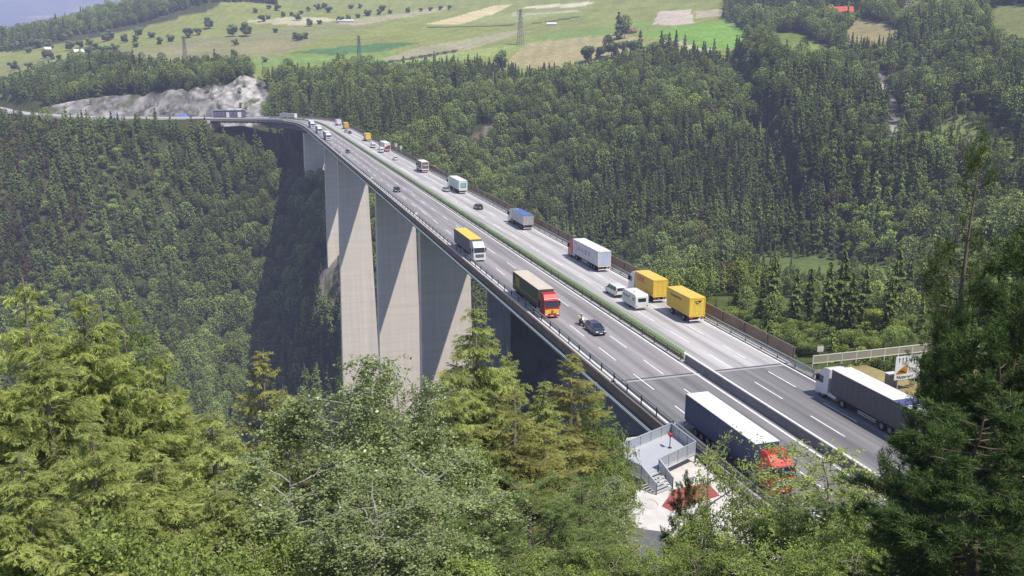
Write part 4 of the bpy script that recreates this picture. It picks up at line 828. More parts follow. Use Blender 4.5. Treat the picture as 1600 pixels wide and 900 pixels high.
# lorries farther up, driving away
def deco_block(root,body,x0,x1):
    m=MB(); mv=plain('mauve_print',(.40,.36,.44))
    for s in (-1,1):
        for i in range(20):
            a,b=2*PI*i/20,2*PI*(i+1)/20
            if i in (0,1): continue
            m.bar((x1-1.7-s*0+math.cos(a)*.75,s*1.28,2.7+math.sin(a)*.8),(x1-1.7+math.cos(b)*.75,s*1.28,2.7+math.sin(b)*.8),.02,.2,mv,up=(0,0,1))
        for k,w in enumerate((1.1,.9,1.3,.9)): m.cbox((x1-3.6-k*1.75,s*1.28,2.6),(w,.02,.95),mv)
    m.build('printed_lettering',body)
L_=16.5
semi('white box lorry with red cab and pale grey-blue rear door',153.4+L_/2,9.75,True,RED,plain('pale_lilac',(.60,.57,.62)),plain('white_roof',(.8,.8,.79)),rear=plain('pale_blue_door',(.50,.56,.70)),deco=deco_block,frame_m=plain('peach_frame',(.78,.66,.55)))
# tipper with the blue cover
tl=13.2; tr=road_empty('tipper_lorry',199.8+tl/2,9.7,True,'silver tipper lorry with blue cover over its ribbed body','lorry'); h=tl/2; AL=mat('ribbed_aluminium',(.52,.52,.56),rough=.4,metal=.35,noise=.08); b=MB(); b.hexa([(-h+.15,-1.2,1.2),(-h+9.3,-1.15,1.2),(-h+9.3,1.15,1.2),(-h+.15,1.2,1.2),(-h-.02,-1.26,3.5),(-h+9.6,-1.26,3.5),(-h+9.6,1.26,3.5),(-h-.02,1.26,3.5)],AL); bo=b.build('tipper_body',tr,bevel=.03)
q=MB(); q.box(-h-.06,-h+9.7,-1.29,1.29,3.5,3.58,plain('blue_cover',(.10,.17,.42))); q.build('blue_cover',bo)
q=MB()
for i in range(9):
    for s in (-1,1): q.bar((-h+.6+i*1.05,s*1.215,1.25),(-h+.6+i*1.05,s*1.275,3.45),.1,.05,AL)
q.build('ribs',bo); q=MB()
for y in (-1.22,-.4,.4,1.22): q.bar((-h+.12,y,1.2),(-h-.05,y,3.48),.09,.1,plain('peach_post',(.70,.50,.40)))
q.build('tailgate_posts',bo); chassis(tr,-h+.2,h-1.5,(-h+1.6,-h+2.9,-h+4.2)); cab(tr,h,SILV,h=3.5)
for x in (h-1.3,h-4.3):
    for s in (-1,1): wheel(tr,x,s*1.04,.5,.34)
def deco_green(root,body,x0,x1):
    m=MB(); g=plain('green_print',(.04,.36,.22)); m.cbox((x0-.03,-.05,2.55),(.03,1.75,1.45),g); m.build('green_panel',body)
    m=MB(); m.cbox((x0-.05,.1,2.95),(.02,1.1,.12),WHT); m.cbox((x0-.05,-.1,2.6),(.02,1.3,.1),WHT); m.cbox((x0-.05,0,2.2),(.02,.9,.1),WHT); m.build('white_marks',body)
u,v=px_s(726,303); semi('white lorry with a bright green panel on its rear door',u+8.3,9.7,True,WHT,plain('greenish_white',(.60,.66,.60)),plain('white_roof',(.8,.8,.79)),rear=WHT,deco=deco_green)
def deco_brown(root,body,x0,x1):
    m=MB(); w=plain('pale_strip',(.70,.68,.62)); m.cbox((x0-.03,-.1,2.75),(.03,1.6,.3),w); m.cbox((x0-.03,0,1.25),(.05,2.5,.4),w); m.build('pale_rear_strips',body)
    m=MB(); m.box(x0,x1,-1.29,-1.275,1.12,1.42,w); m.box(x0,x1,1.275,1.29,1.12,1.42,w); m.build('pale_side_strip',body)
u,v=px_s(663,270); rigid('brown box lorry with white roof and pale strips across its rear',u+5,9.7,True,paintm('brown',(.10,.06,.05)),plain('brown',(.155,.105,.09)),plain('white_roof',(.8,.8,.79)),L=8.2,deco=deco_brown,z1=4.0,name='brown_lorry')
def deco_redrear(root,body,x0,x1):
    m=MB(); m.add([(x0-.035,1.1,1.2),(x0-.035,-1.1,1.2),(x0-.035,-1.1,3.2),(x0-.035,1.1,2.2)],[(0,1,2,3),(3,2,1,0)],RED); m.build('red_panel',body)
u,v=px_s(604,237.5); semi('white lorry with a slanting red panel on its rear',u+8.3,9.7,True,RED,plain('warm_white',(.66,.60,.56)),plain('white_roof',(.8,.8,.79)),rear=WHT,deco=deco_redrear)
u,v=px_s(597,239); van('white van with dark rear window beside the red-panelled lorry',u+2.4,v,True,WHT,high=True)
u,v=px_s(584,231.5); van('high white camper van behind the distant yellow lorry',u+2.6,v,True,WHT,name='camper_van',high=True,L=5.6)
u,v=px_s(577,221); rigid('distant bright yellow box lorry with white tail bar',u+5,9.6,True,WHT,YSIDE,YEL,L=8,rear=YEL,name='box_truck')
u,v=px_s(544,202); rigid('far orange-yellow box lorry near the bend of the bridge',u+5,9.6,True,WHT,mat('orange_side',(.55,.27,.03),rough=.5),mat('orange_roof',(.78,.52,.12),rough=.5),L=8,rear=mat('orange_rear',(.72,.38,.03),rough=.5),name='box_truck')
u,v=px_s(528,196.3); rigid('far white box lorry ahead of the orange-yellow one',u+4,9.4,True,WHT,WHT,WHT,L=8,name='box_truck')
semi('long pale lorry on the far bend of the viaduct',688,6.0,True,plain('pinkish',(.55,.48,.46)),plain('rose_grey',(.5,.46,.46)),WHT,rear=WHT)
# distant lorries towards the viewer
for (px,py),lab,sd in (((518.5,219.5),'lowest of the three far white lorries coming down the bridge',(.34,.33,.36)),((504.5,209),'middle one of the three far white lorries coming down',(.5,.48,.46)),((484,200.5),'far white lorry coming round the bend, behind two others',(.36,.36,.42))):
    u,v=px_s(px,py); semi(lab,u+8,-9.4,False,WHT,plain('far_%d'%px,sd),plain('white_roof',(.8,.8,.79)))
# motorcycle with rider
mc=road_empty('motorcycle',121.2,-7.3,False,'touring motorcycle ridden behind the dark blue estate car','motorcycle')
for x in (-.72,.78): wheel(mc,x,0,.32,.16)
q=MB(); q.tube([(.78,0,.32),(.55,0,.85),(.45,0,1.0)],[.04,.045,.04],6,GALV); q.build('fork',mc)
q=MB(); q.prism([(-.9,.75),(-.3,.72),(.1,.78),(.45,.95),(.35,1.02),(-.05,1.02),(-.3,.86),(-.85,.88)],-.16,.16,GREY,lambda z:0); q.prism([(-.35,.3),(.35,.3),(.4,.7),(-.3,.72)],-.14,.14,CHAS); q.build('body',mc,bevel=.03)
q=MB(); q.prism([(.35,.8),(.72,.85),(.78,1.05),(.5,1.38),(.46,1.36),(.55,1.05)],-.22,.22,plain('pale_fairing',(.7,.7,.66)),lambda z:(z-.8)*.15); q.build('fairing',mc)
q=MB(); q.bar((.42,-.38,1.08),(.42,.38,1.08),.04,.04,BLK); q.build('handlebar',mc); q=MB(); q.box(-1.05,-.7,-.25,.25,.9,1.25,plain('pale_case',(.75,.66,.30))); q.build('top_case',mc,bevel=.03); q=MB(); q.cyl((.79,0,.98),(.83,0,.98),.1,.1,12,LAMP); q.build('headlight',mc)
def skin(name,verts,edges,radii,m,parent=None,sub=1):
    me=bpy.data.meshes.new(name); me.from_pydata(verts,edges,[]); o=bpy.data.objects.new(name,me); col.objects.link(o); o.modifiers.new('s','SKIN'); me.update()
    for i,r in enumerate(radii): me.skin_vertices[0].data[i].radius=(r,r)
    me.skin_vertices[0].data[0].use_root=True; sb=o.modifiers.new('b','SUBSURF'); sb.levels=sub; sb.render_levels=sub
    n=bpy.data.meshes.new_from_object(o.evaluated_get(bpy.context.evaluated_depsgraph_get())); o.modifiers.clear(); o.data=n; n.materials.clear(); n.materials.append(m); n.polygons.foreach_set('use_smooth',[True]*len(n.polygons))
    if parent: o.parent=parent
    return o
pr=empty('person',mc.location,mc.rotation_euler[2],'person in a yellow jacket and white helmet riding the motorcycle','person')
V=[(-.3,0,.95),(-.27,0,1.15),(-.18,0,1.4),(-.14,0,1.5),(-.1,0,1.6),(-.28,.12,.95),(.12,.2,.85),(-.08,.2,.42),(.05,.2,.36),(-.28,-.12,.95),(.12,-.2,.85),(-.08,-.2,.42),(.05,-.2,.36),(-.16,.2,1.44),(.02,.3,1.22),(.3,.32,1.1),(.42,.3,1.1),(-.16,-.2,1.44),(.02,-.3,1.22),(.3,-.32,1.1),(.42,-.3,1.1)]
E_=[(0,1),(1,2),(2,3),(3,4),(0,5),(5,6),(6,7),(7,8),(0,9),(9,10),(10,11),(11,12),(2,13),(13,14),(14,15),(15,16),(2,17),(17,18),(18,19),(19,20)]
rd=[.16,.16,.17,.08,.075,.11,.085,.06,.05,.11,.085,.06,.05,.075,.055,.045,.045,.075,.055,.045,.045]
body=skin('body',V,E_,rd,plain('dark_trousers',(.05,.05,.06)),pr)
jk=skin('jacket',[V[i] for i in (0,1,2,13,14,15,17,18,19)],[(0,1),(1,2),(2,3),(3,4),(4,5),(2,6),(6,7),(7,8)],[.185,.185,.2,.1,.075,.06,.1,.075,.06],plain('yellow_jacket',(.72,.62,.25)),pr)
q=MB(); n=10
q.tube([(-.08,0,1.56),(-.07,0,1.63),(-.06,0,1.74),(-.06,0,1.84),(-.06,0,1.88)],[.1,.14,.15,.1,.02],12,WHT); q.build('helmet',pr,True); q=MB(); q.cbox((.08,0,1.73),(.03,.2,.1),GLS); q.build('visor',pr)
# ================================================================ NEAR TREES
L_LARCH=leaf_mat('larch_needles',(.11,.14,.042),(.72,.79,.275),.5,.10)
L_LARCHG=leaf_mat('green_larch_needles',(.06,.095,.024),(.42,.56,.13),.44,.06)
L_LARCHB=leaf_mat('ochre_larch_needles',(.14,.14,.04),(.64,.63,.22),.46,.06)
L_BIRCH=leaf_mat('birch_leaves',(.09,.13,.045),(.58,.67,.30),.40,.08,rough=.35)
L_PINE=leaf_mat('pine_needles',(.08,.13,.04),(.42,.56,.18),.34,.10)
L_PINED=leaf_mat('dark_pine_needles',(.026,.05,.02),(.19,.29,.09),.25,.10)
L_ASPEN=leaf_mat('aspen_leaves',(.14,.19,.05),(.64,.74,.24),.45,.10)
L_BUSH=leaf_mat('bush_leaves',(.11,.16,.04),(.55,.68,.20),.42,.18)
B_BIRCH=mat('birch_bark',(.46,.44,.40),rough=.8,c2=(.12,.10,.09),scale=5,stretch=(1,1,3)); B_PINE=mat('pine_bark',(.20,.165,.13),rough=.9,noise=.35,scale=5); B_GREY=mat('grey_bark',(.27,.23,.19),rough=.9,noise=.3,scale=5)
def unit(v): return v/np.maximum(1e-6,np.linalg.norm(v,axis=-1))[...,None]
def lerp_path(P,s):
    k=s*(len(P)-1); i=np.clip(k.astype(int),0,len(P)-2); f=(k-i)[:,None]; return P[i]*(1-f)+P[i+1]*f, unit(P[i+1]-P[i])
def conifer(seed,H,Rm,nb,m,bark,droop=.30,hang=.75,tw=17.0,cards=34,nl=.082,nw=.0115,t0=.06,prof=None,bare=0.,up=.22,clump=.5,gap=.0):
    g=np.random.default_rng(seed); mb=MB(); lean=g.normal(0,.012,2)*H
    cx=lambda z:np.array([lean[0]*(z/H)**2,lean[1]*(z/H)**2,z]); zz=np.linspace(-1.5,H,12); mb.tube([cx(max(z,0))+np.array([0,0,min(z,0)]) for z in zz],[max(.012,.0145*H*(1-max(z,0)/H)**.9) for z in zz],8,bark)
    C=[];D=[];T=[]; prof=prof or (lambda t:(1-t)**.78*(1-.25*np.exp(-t*14)))
    ts=np.sort(t0+(1-t0)*g.beta(1.0,1.05,nb))*.985
    for i,t in enumerate(ts):
        a=i*2.39996+g.normal(0,.5); L=max(.15,Rm*prof(t)*g.uniform(.72,1.2)); s=np.linspace(0,1,6); d0=np.array([math.cos(a),math.sin(a),0]); sd=np.array([-math.sin(a),math.cos(a),0]); wob=g.normal(0,.10)*L
        P=cx(t*H)[None]+d0*(s*L)[:,None]+sd*(wob*s**2)[:,None]; P[:,2]+=L*(-droop*s**1.1+up*s**3+(.35*(t**3))*s)*g.uniform(.7,1.3)
        mb.tube(P,[max(.006,.011*L*(1-q)+.006) for q in s],3,bark)
        if g.uniform()<bare: 
            continue
        n=max(3,int(L*tw)); sp=np.sort(g.uniform(.10 if t>.5 else .25,1,n)); p,tg=lerp_path(P,sp); side=np.where(g.uniform(size=n)<.5,-1,1)[:,None]*sd*g.uniform(.2,1.0,n)[:,None]
        td=unit(tg*.45+side*1.15+np.array([0,0,-1.])*hang*g.uniform(.3,1.2,n)[:,None]+g.normal(0,.22,(n,3))); tl=L*.34*(1.15-sp)*g.uniform(.6,1.3,n)+.22
        k=np.maximum(3,(cards*tl/.5).astype(int)); idx=np.repeat(np.arange(n),k); q=g.uniform(0,1,len(idx)); c=p[idx]+td[idx]*(tl[idx]*q)[:,None]; c[:,2]-=hang*.25*tl[idx]*q**2
        c+=g.normal(0,.028,c.shape)*H/18; C.append(c); D.append(td[idx]*.9+np.array([0,0,-.5])+g.normal(0,.55,c.shape))
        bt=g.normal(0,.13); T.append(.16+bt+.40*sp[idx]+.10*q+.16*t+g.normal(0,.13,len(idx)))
    C=np.concatenate(C);D=np.concatenate(D);T=np.concatenate(T); n=len(C); u=g.uniform(.7,1.4,n)
    O=np.stack([C[:,0],C[:,1],.9*np.hypot(C[:,0],C[:,1])+.3],1); return mb.mesh('trunk',True),cards_mesh('crown',C,D,nl*u,nw*u,T,m,O=O,on=1.3)
def leafy(seed,H,Rm,m,bark,limbs=26,twigs=1500,leaves=17,ls=.055,z0=.22,hang=.6,up=.75,top=.9,lw=.68,spread=.34):
    g=np.random.default_rng(seed); mb=MB(); zz=np.linspace(0,H*.97,12); wx=np.cumsum(g.normal(0,.02*H,12))*np.linspace(0,1,12)*.5; wy=np.cumsum(g.normal(0,.02*H,12))*np.linspace(0,1,12)*.5
    tp=np.stack([wx,wy,zz],1); tp[0,2]=-1.5; mb.tube(tp,[max(.012,.0125*H*(1-z/H)**.85) for z in zz],8,bark); ends=[];wts=[]
    for i in range(limbs):
        t=z0+(1-z0)*(i+g.uniform())/limbs*.97; a=i*2.4+g.normal(0,.5); r=Rm*math.sqrt(max(.05,1-((t-.52)/.56)**2))*g.uniform(.6,1.1); k=t*11; b0=tp[min(10,int(k))]*(1-k%1)+tp[min(11,int(k)+1)]*(k%1)
        d=np.array([math.cos(a),math.sin(a),0]); s=np.linspace(0,1,6); P=b0+d*(s*r)[:,None]; P[:,2]+=r*(up*s-.30*s**2.4)*g.uniform(.8,1.2)+0; P+=g.normal(0,.04*r,P.shape)*s[:,None]; mb.tube(P,[max(.008,.016*r*(1-q)+.008) for q in s],4,bark); ends.append(P);wts.append(r)
        for j in range(4):
            q=g.uniform(.3,.85); p,tg=lerp_path(P,np.array([q])); e=unit(tg[0]+g.normal(0,.7,3))*r*.4*g.uniform(.6,1.2); Q=np.stack([p[0],p[0]+e*.5+np.array([0,0,.05*r]),p[0]+e]); mb.tube(Q,[.008*r+.004,.006*r+.003,.004],3,bark); ends.append(np.concatenate([Q[:1],(Q[:1]+Q[1:2])/2,Q[1:2],(Q[1:2]+Q[2:])/2,Q[2:],Q[2:]+e*.05]));wts.append(r*.5)
    wts=np.array(wts)/sum(wts); C=[];D=[];T=[]
    for P,w in zip(ends,wts):
        n=max(2,int(twigs*w)); sp=g.uniform(.25,1.02,n)**.8; p,tg=lerp_path(P,np.clip(sp,0,1)); td=unit(tg*.3+g.normal(0,.75,(n,3))+np.array([0,0,-1.])*hang); tl=Rm*spread*g.uniform(.35,1.1,n); k=leaves; idx=np.repeat(np.arange(n),k); q=g.uniform(0,1,len(idx)); c=p[idx]+td[idx]*(tl[idx]*q)[:,None]; c[:,2]-=hang*.35*tl[idx]*q**2
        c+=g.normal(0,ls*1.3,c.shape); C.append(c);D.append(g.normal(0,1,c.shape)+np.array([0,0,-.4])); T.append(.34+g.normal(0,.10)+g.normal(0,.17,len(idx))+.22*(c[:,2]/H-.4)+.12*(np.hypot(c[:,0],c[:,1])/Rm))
    C=np.concatenate(C);D=np.concatenate(D);T=np.concatenate(T); n=len(C); u=g.uniform(.65,1.35,n)
    O=C-np.array([0,0,H*.42]); O[:,2]+=.5*Rm; return mb.mesh('trunk',True),cards_mesh('crown',C,D,ls*u,ls*lw*u,T,m,O=O,on=.75)
def pine(seed,H,Rm,m,bark,limbs=44,wob=.012,tufts=1500,nn=20,nl=.10,nw=.009,z0=.18,bare=0.,barez=(.0,.0),prof=None):
    g=np.random.default_rng(seed); mb=MB(); zz=np.linspace(0,H,12); w=np.cumsum(g.normal(0,wob*H,(12,2)),0)*np.linspace(0,1,12)[:,None]*.6; tp=np.concatenate([w,zz[:,None]],1); tp[0,2]=-1.5; mb.tube(tp,[max(.02,.0155*H*(1-z/H)**.8) for z in zz],8,bark)
    prof=prof or (lambda t:np.sqrt(max(.03,1-((t-.5)/.6)**2))*(1.15-.55*t)); C=[];D=[];T=[];P_=[];W_=[]
    for i in range(limbs):
        t=z0+(1-z0)*(i+g.uniform())/limbs*.985; a=i*2.4+g.normal(0,.6); r=Rm*prof(t)*g.uniform(.55,1.15)+.15; k=min(10.999,t*11); b0=tp[int(k)]*(1-k%1)+tp[int(k)+1]*(k%1); d=np.array([math.cos(a),math.sin(a),0]); s=np.linspace(0,1,6); P=b0+d*(s*r)[:,None]; P[:,2]+=r*(-.12*s+.38*s**2.2)*g.uniform(.5,1.5)+r*s*.5*max(0,t-.6); P+=g.normal(0,.05*r,P.shape)*s[:,None]
        mb.tube(P,[max(.008,.015*r*(1-q)+.010) for q in s],4,bark); dead=(barez[0]<t<barez[1] and g.uniform()<.42) or g.uniform()<bare
        for j in range(6):
            q=g.uniform(.25,.92); p,tg=lerp_path(P,np.array([q])); e=unit(tg[0]*.8+g.normal(0,.65,3)+np.array([0,0,.25]))*r*.38*g.uniform(.5,1.2); Q=np.stack([p[0],p[0]+e*.5,p[0]+e]); mb.tube(Q,[.007*r+.005,.005*r+.004,.004],3,bark)
            if not dead: P_.append(Q);W_.append(.4*r)
        if not dead: P_.append(P[3:]);W_.append(.55*r)
    W_=np.array(W_)/sum(W_)
    for Q,w in zip(P_,W_):
        n=max(1,int(round(tufts*w))); sp=g.uniform(.35,1.03,n); p,tg=lerp_path(Q,np.clip(sp,0,.999)); p=p+g.normal(0,.13*H/14,p.shape); ax=unit(tg+g.normal(0,.5,(n,3))+np.array([0,0,.5])); idx=np.repeat(np.arange(n),nn); dd=unit(ax[idx]*.75+g.normal(0,.62,(len(idx),3))); c=p[idx]+dd*(nl*g.uniform(.5,1.2,len(idx)))[:,None]+ax[idx]*(g.uniform(-.12,.12,len(idx)))[:,None]
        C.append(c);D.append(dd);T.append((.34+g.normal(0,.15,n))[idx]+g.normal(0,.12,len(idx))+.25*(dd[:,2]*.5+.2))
    C=np.concatenate(C);D=np.concatenate(D);T=np.concatenate(T); n=len(C); u=g.uniform(.7,1.3,n)
    O=np.stack([C[:,0],C[:,1],.9*np.hypot(C[:,0],C[:,1])+.3],1); return mb.mesh('trunk',True),cards_mesh('crown',C,D,nl*u,nw*u,T,m,O=O,on=1.3)
KINDS={}
def add_kind(k,name,cat,bark_label,H,Rm,pr): KINDS[k]=(name,cat,H,Rm,pr)
lp=lambda t:(1-t)**.70*1.08*(1-.25*np.exp(-t*9))
for i in range(3): add_kind('larch%d'%i,'larch_tree','larch',0,18,3.0,conifer(300+i,18,3.0,150,L_LARCH,B_GREY,prof=lp,bare=.05))
add_kind('larchg','larch_tree','larch',0,18,3.0,conifer(310,18,3.0,165,L_LARCHG,B_GREY,prof=lp,hang=.5,cards=11))
for i in range(2): add_kind('larchb%d'%i,'larch_tree','larch',0,18,3.0,conifer(320+i,18,3.0,120,L_LARCHB,B_GREY,prof=lp,bare=.16,hang=.25,up=.3,droop=.12))
for i in range(2): add_kind('birch%d'%i,'birch_tree','birch',0,14,3.4,leafy(330+i,14,3.4,L_BIRCH,B_BIRCH,limbs=30,twigs=1750,leaves=19,ls=.062))
for i in range(2): add_kind('aspen%d'%i,'young_tree','young tree',0,9,2.2,leafy(340+i,9,2.2,L_ASPEN,B_GREY,limbs=20,twigs=330,leaves=13,ls=.058,hang=.1,z0=.3))
for i in range(2): add_kind('pine%d'%i,'pine_tree','pine',0,13,2.8,pine(350+i,13,2.8,L_PINE,B_PINE))
add_kind('pinebig','pine_tree','pine',0,17,3.2,pine(360,17,3.2,leaf_mat('tall_pine_needles',(.035,.06,.02),(.26,.35,.11),.25,.05),B_PINE,wob=.002,limbs=74,tufts=3600,barez=(.78,.93),z0=.1,prof=lambda t:max(.12,(1.25-1.1*t))*.9))
for i in range(2): add_kind('pined%d'%i,'dark_pine_tree','pine',0,12,2.6,pine(370+i,12,2.6,L_PINED,BARK,limbs=66,tufts=4200,nn=22,z0=.06))
add_kind('spruce','spruce_tree','spruce',0,16,2.4,conifer(380,16,2.4,170,L_PINE,BARK,droop=.28,hang=.45,prof=lambda t:(1-t)**.9,cards=11,nl=.065))
for i in range(3): add_kind('bush%d'%i,'leafy_bush','bush',0,4,2.0,leafy(390+i,4,2.0,L_BUSH,B_GREY,limbs=24,twigs=800,leaves=15,ls=.05,z0=.06,hang=.05,up=.5))
def plant(kind,px,py,d,Rw,label,group=None,hmin=3):
    name,cat,H,Rm,(tm,cm)=KINDS[kind]; t=at_d(px,py,d); gz=hgt(t.x,t.y); h=max(hmin,t.z-gz); o=empty(name,(t.x,t.y,gz-.1),random.uniform(0,2*PI),label,cat,group); sx=Rw/Rm; o.scale=(sx,sx,h/H)
    for nm,me in (('trunk',tm),('crown',cm)): k=bpy.data.objects.new(nm,me); col.objects.link(k); k.parent=o
    return o
GL='larches of the thicket below the viewpoint'; LL_='feathery yellow-green larch in the thicket below the viewpoint'
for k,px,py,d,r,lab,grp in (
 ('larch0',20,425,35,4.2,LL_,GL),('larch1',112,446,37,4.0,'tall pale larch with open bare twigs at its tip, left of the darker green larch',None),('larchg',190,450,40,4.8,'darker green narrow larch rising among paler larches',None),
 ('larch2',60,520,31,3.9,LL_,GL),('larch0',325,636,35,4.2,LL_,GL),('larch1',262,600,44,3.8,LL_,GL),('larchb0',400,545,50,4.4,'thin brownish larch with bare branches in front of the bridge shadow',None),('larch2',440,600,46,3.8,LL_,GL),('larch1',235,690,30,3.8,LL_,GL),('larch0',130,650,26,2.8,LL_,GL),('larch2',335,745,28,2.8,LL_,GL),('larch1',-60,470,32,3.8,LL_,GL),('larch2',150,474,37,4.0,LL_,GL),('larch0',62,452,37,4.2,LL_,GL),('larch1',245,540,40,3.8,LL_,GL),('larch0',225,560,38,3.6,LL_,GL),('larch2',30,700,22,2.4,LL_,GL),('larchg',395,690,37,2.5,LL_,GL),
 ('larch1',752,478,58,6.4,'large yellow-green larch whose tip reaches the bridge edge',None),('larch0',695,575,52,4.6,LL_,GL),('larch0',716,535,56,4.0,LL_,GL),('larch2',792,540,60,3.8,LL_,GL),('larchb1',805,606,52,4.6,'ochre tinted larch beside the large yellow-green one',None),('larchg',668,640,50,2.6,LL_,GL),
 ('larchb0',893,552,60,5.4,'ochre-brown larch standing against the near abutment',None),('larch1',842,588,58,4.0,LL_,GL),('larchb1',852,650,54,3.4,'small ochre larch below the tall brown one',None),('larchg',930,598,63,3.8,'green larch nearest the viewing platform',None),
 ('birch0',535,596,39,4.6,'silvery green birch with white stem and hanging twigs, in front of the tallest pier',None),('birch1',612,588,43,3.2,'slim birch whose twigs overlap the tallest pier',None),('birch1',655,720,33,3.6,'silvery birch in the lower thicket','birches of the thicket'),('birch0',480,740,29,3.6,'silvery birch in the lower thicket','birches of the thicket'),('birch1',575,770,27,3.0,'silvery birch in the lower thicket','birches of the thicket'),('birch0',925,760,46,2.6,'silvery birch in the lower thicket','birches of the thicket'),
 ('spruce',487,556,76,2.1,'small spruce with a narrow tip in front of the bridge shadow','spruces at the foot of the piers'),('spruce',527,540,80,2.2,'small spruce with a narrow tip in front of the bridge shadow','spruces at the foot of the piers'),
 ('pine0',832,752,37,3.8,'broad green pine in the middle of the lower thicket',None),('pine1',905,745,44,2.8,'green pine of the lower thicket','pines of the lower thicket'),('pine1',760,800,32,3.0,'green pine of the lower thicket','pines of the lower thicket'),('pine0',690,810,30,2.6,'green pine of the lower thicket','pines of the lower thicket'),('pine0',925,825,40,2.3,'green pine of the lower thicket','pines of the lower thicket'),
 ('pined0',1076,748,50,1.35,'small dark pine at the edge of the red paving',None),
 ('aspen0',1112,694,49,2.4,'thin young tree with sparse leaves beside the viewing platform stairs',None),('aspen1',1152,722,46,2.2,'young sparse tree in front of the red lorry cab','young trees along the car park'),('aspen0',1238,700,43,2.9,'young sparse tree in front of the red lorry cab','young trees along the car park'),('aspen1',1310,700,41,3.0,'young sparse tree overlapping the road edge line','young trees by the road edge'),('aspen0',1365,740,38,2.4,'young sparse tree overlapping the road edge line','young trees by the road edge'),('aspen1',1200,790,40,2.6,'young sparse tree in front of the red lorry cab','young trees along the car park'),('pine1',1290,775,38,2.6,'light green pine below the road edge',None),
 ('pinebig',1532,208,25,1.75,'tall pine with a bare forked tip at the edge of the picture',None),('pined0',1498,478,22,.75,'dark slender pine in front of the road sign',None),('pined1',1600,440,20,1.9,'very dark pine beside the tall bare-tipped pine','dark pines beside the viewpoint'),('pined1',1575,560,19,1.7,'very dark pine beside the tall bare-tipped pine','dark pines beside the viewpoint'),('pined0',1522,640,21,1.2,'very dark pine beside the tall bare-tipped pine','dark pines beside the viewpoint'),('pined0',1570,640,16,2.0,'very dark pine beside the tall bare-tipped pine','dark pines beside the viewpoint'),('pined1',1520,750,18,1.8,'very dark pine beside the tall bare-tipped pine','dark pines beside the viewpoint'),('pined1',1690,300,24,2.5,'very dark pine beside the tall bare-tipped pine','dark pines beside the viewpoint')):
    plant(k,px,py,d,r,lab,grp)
for i,(px,py,d,r) in enumerate(((1180,820,41,1.9),(1110,812,43,1.8),(1245,800,39,1.9),(1085,842,42,1.7),(1300,835,36,1.8),(1155,860,37,1.6),(1220,870,35,1.7),(1090,880,37,1.6),(940,840,42,2),(880,850,38,2),(1350,830,33,1.8),(1380,790,33,1.6),(800,880,33,2),(620,850,30,2),(540,860,28,1.9),(400,840,27,2),(300,850,25,2),(180,830,24,2),(60,850,22,2),(735,720,48,2.2),(640,690,50,2),(560,700,48,2.2),(960,690,60,1.7),(950,740,55,1.8),(960,885,38,1.7),(1034,858,40,1.5),(1270,880,31,1.6),(1330,880,30,1.6),(700,880,28,1.8),(470,880,26,1.8))): plant('bush%d'%(i%3),px,py,d,r,'dense leafy bush on the slope below the viewpoint','bushes on the near slope',hmin=2.2)
# trees that stand on their own in the fields and along the hedges
F_FLD=leaf_mat('field_tree_leaves',(.10,.14,.06),(.46,.56,.24),.3,.25); SM=[]
for i in range(3): SM.append(far_broad(1500,.55,500+i,F_FLD))
SC=[far_conifer('pine',1300,.5,510),far_conifer('fir',1300,.5,511)]
def solo(px,py,s,lab,grp,con=False,flat=1.):
    p=hit(px,py,300); o=bpy.data.objects.new('conifer_tree' if con else 'field_tree',random.choice(SC if con else SM)); col.objects.link(o); o.location=(p.x,p.y,p.z-.4); o.rotation_euler=(0,0,random.uniform(0,6.28)); o.scale=(s*flat,s*flat,s); tag(o,lab,'conifer' if con else 'field tree',grp)
g1='copse on the meadow above the forest'
for px,py,s,c in ((917,96,2.0,0),(938,92,1.6,0),(958,90,1.9,0),(972,84,1.6,0),(990,88,2.0,0),(1000,78,1.6,1),(966,62,2.4,1),(976,60,2.0,1),(950,88,1.7,1)): solo(px,py,s,'tree of the small copse on the tan and green meadow above the forest',g1,c)
solo(783,112,2.2,'round dark tree alone on the forest edge below the steel pylon',None); solo(770,118,1.6,'smaller tree leaning against the round dark one',None)
hs=[(560,20),(575,17),(590,15),(530,27),(545,24),(610,14),(640,12),(660,10),(675,9),(690,8),(705,7),(500,30),(485,33),(515,12),(470,14),(455,17),(440,19),(480,10),(495,8),(505,6),(465,24),(420,22),(410,26),(400,12),(550,6),(563,5),(597,9),(420,6),(432,9)]
for px,py in hs: solo(px+random.uniform(-3,3),py+8,random.uniform(.75,1.3),'small rounded hedge tree far up among the fields','hedge trees among the fields',flat=1.25)
for px,py,s in ((218,52,1.5),(212,62,1.2),(195,64,1.3),(238,56,1.1),(250,66,1.2),(268,62,1.2),(213,71,.9),(172,60,1.6),(165,62,1.4),(150,74,1.2),(168,82,1.4),(180,78,1.2),(155,84,1.3),(140,84,1.3),(130,92,1.2),(167,98,1.8),(72,88,1.3),(80,90,1.1),(22,107,1.2),(48,106,1.1),(92,90,.8),(44,80,1.0),(340,94,1.2),(366,88,1.1),(368,68,.9),(384,54,2.0),(364,54,1.8),(295,56,1.7),(326,42,1.8),(310,52,1.3),(60,72,1.6),(75,74,1.5),(110,76,1.4),(125,72,1.3),(140,70,1.3),(415,94,.7),(463,61,1.2),(470,60,1.2),(476,58,1.1),(430,48,.8),(20,122,1.0),(100,60,1.2)): solo(px,py+3,s,'single bushy tree scattered over the far pasture','scattered pasture trees',flat=1.2)
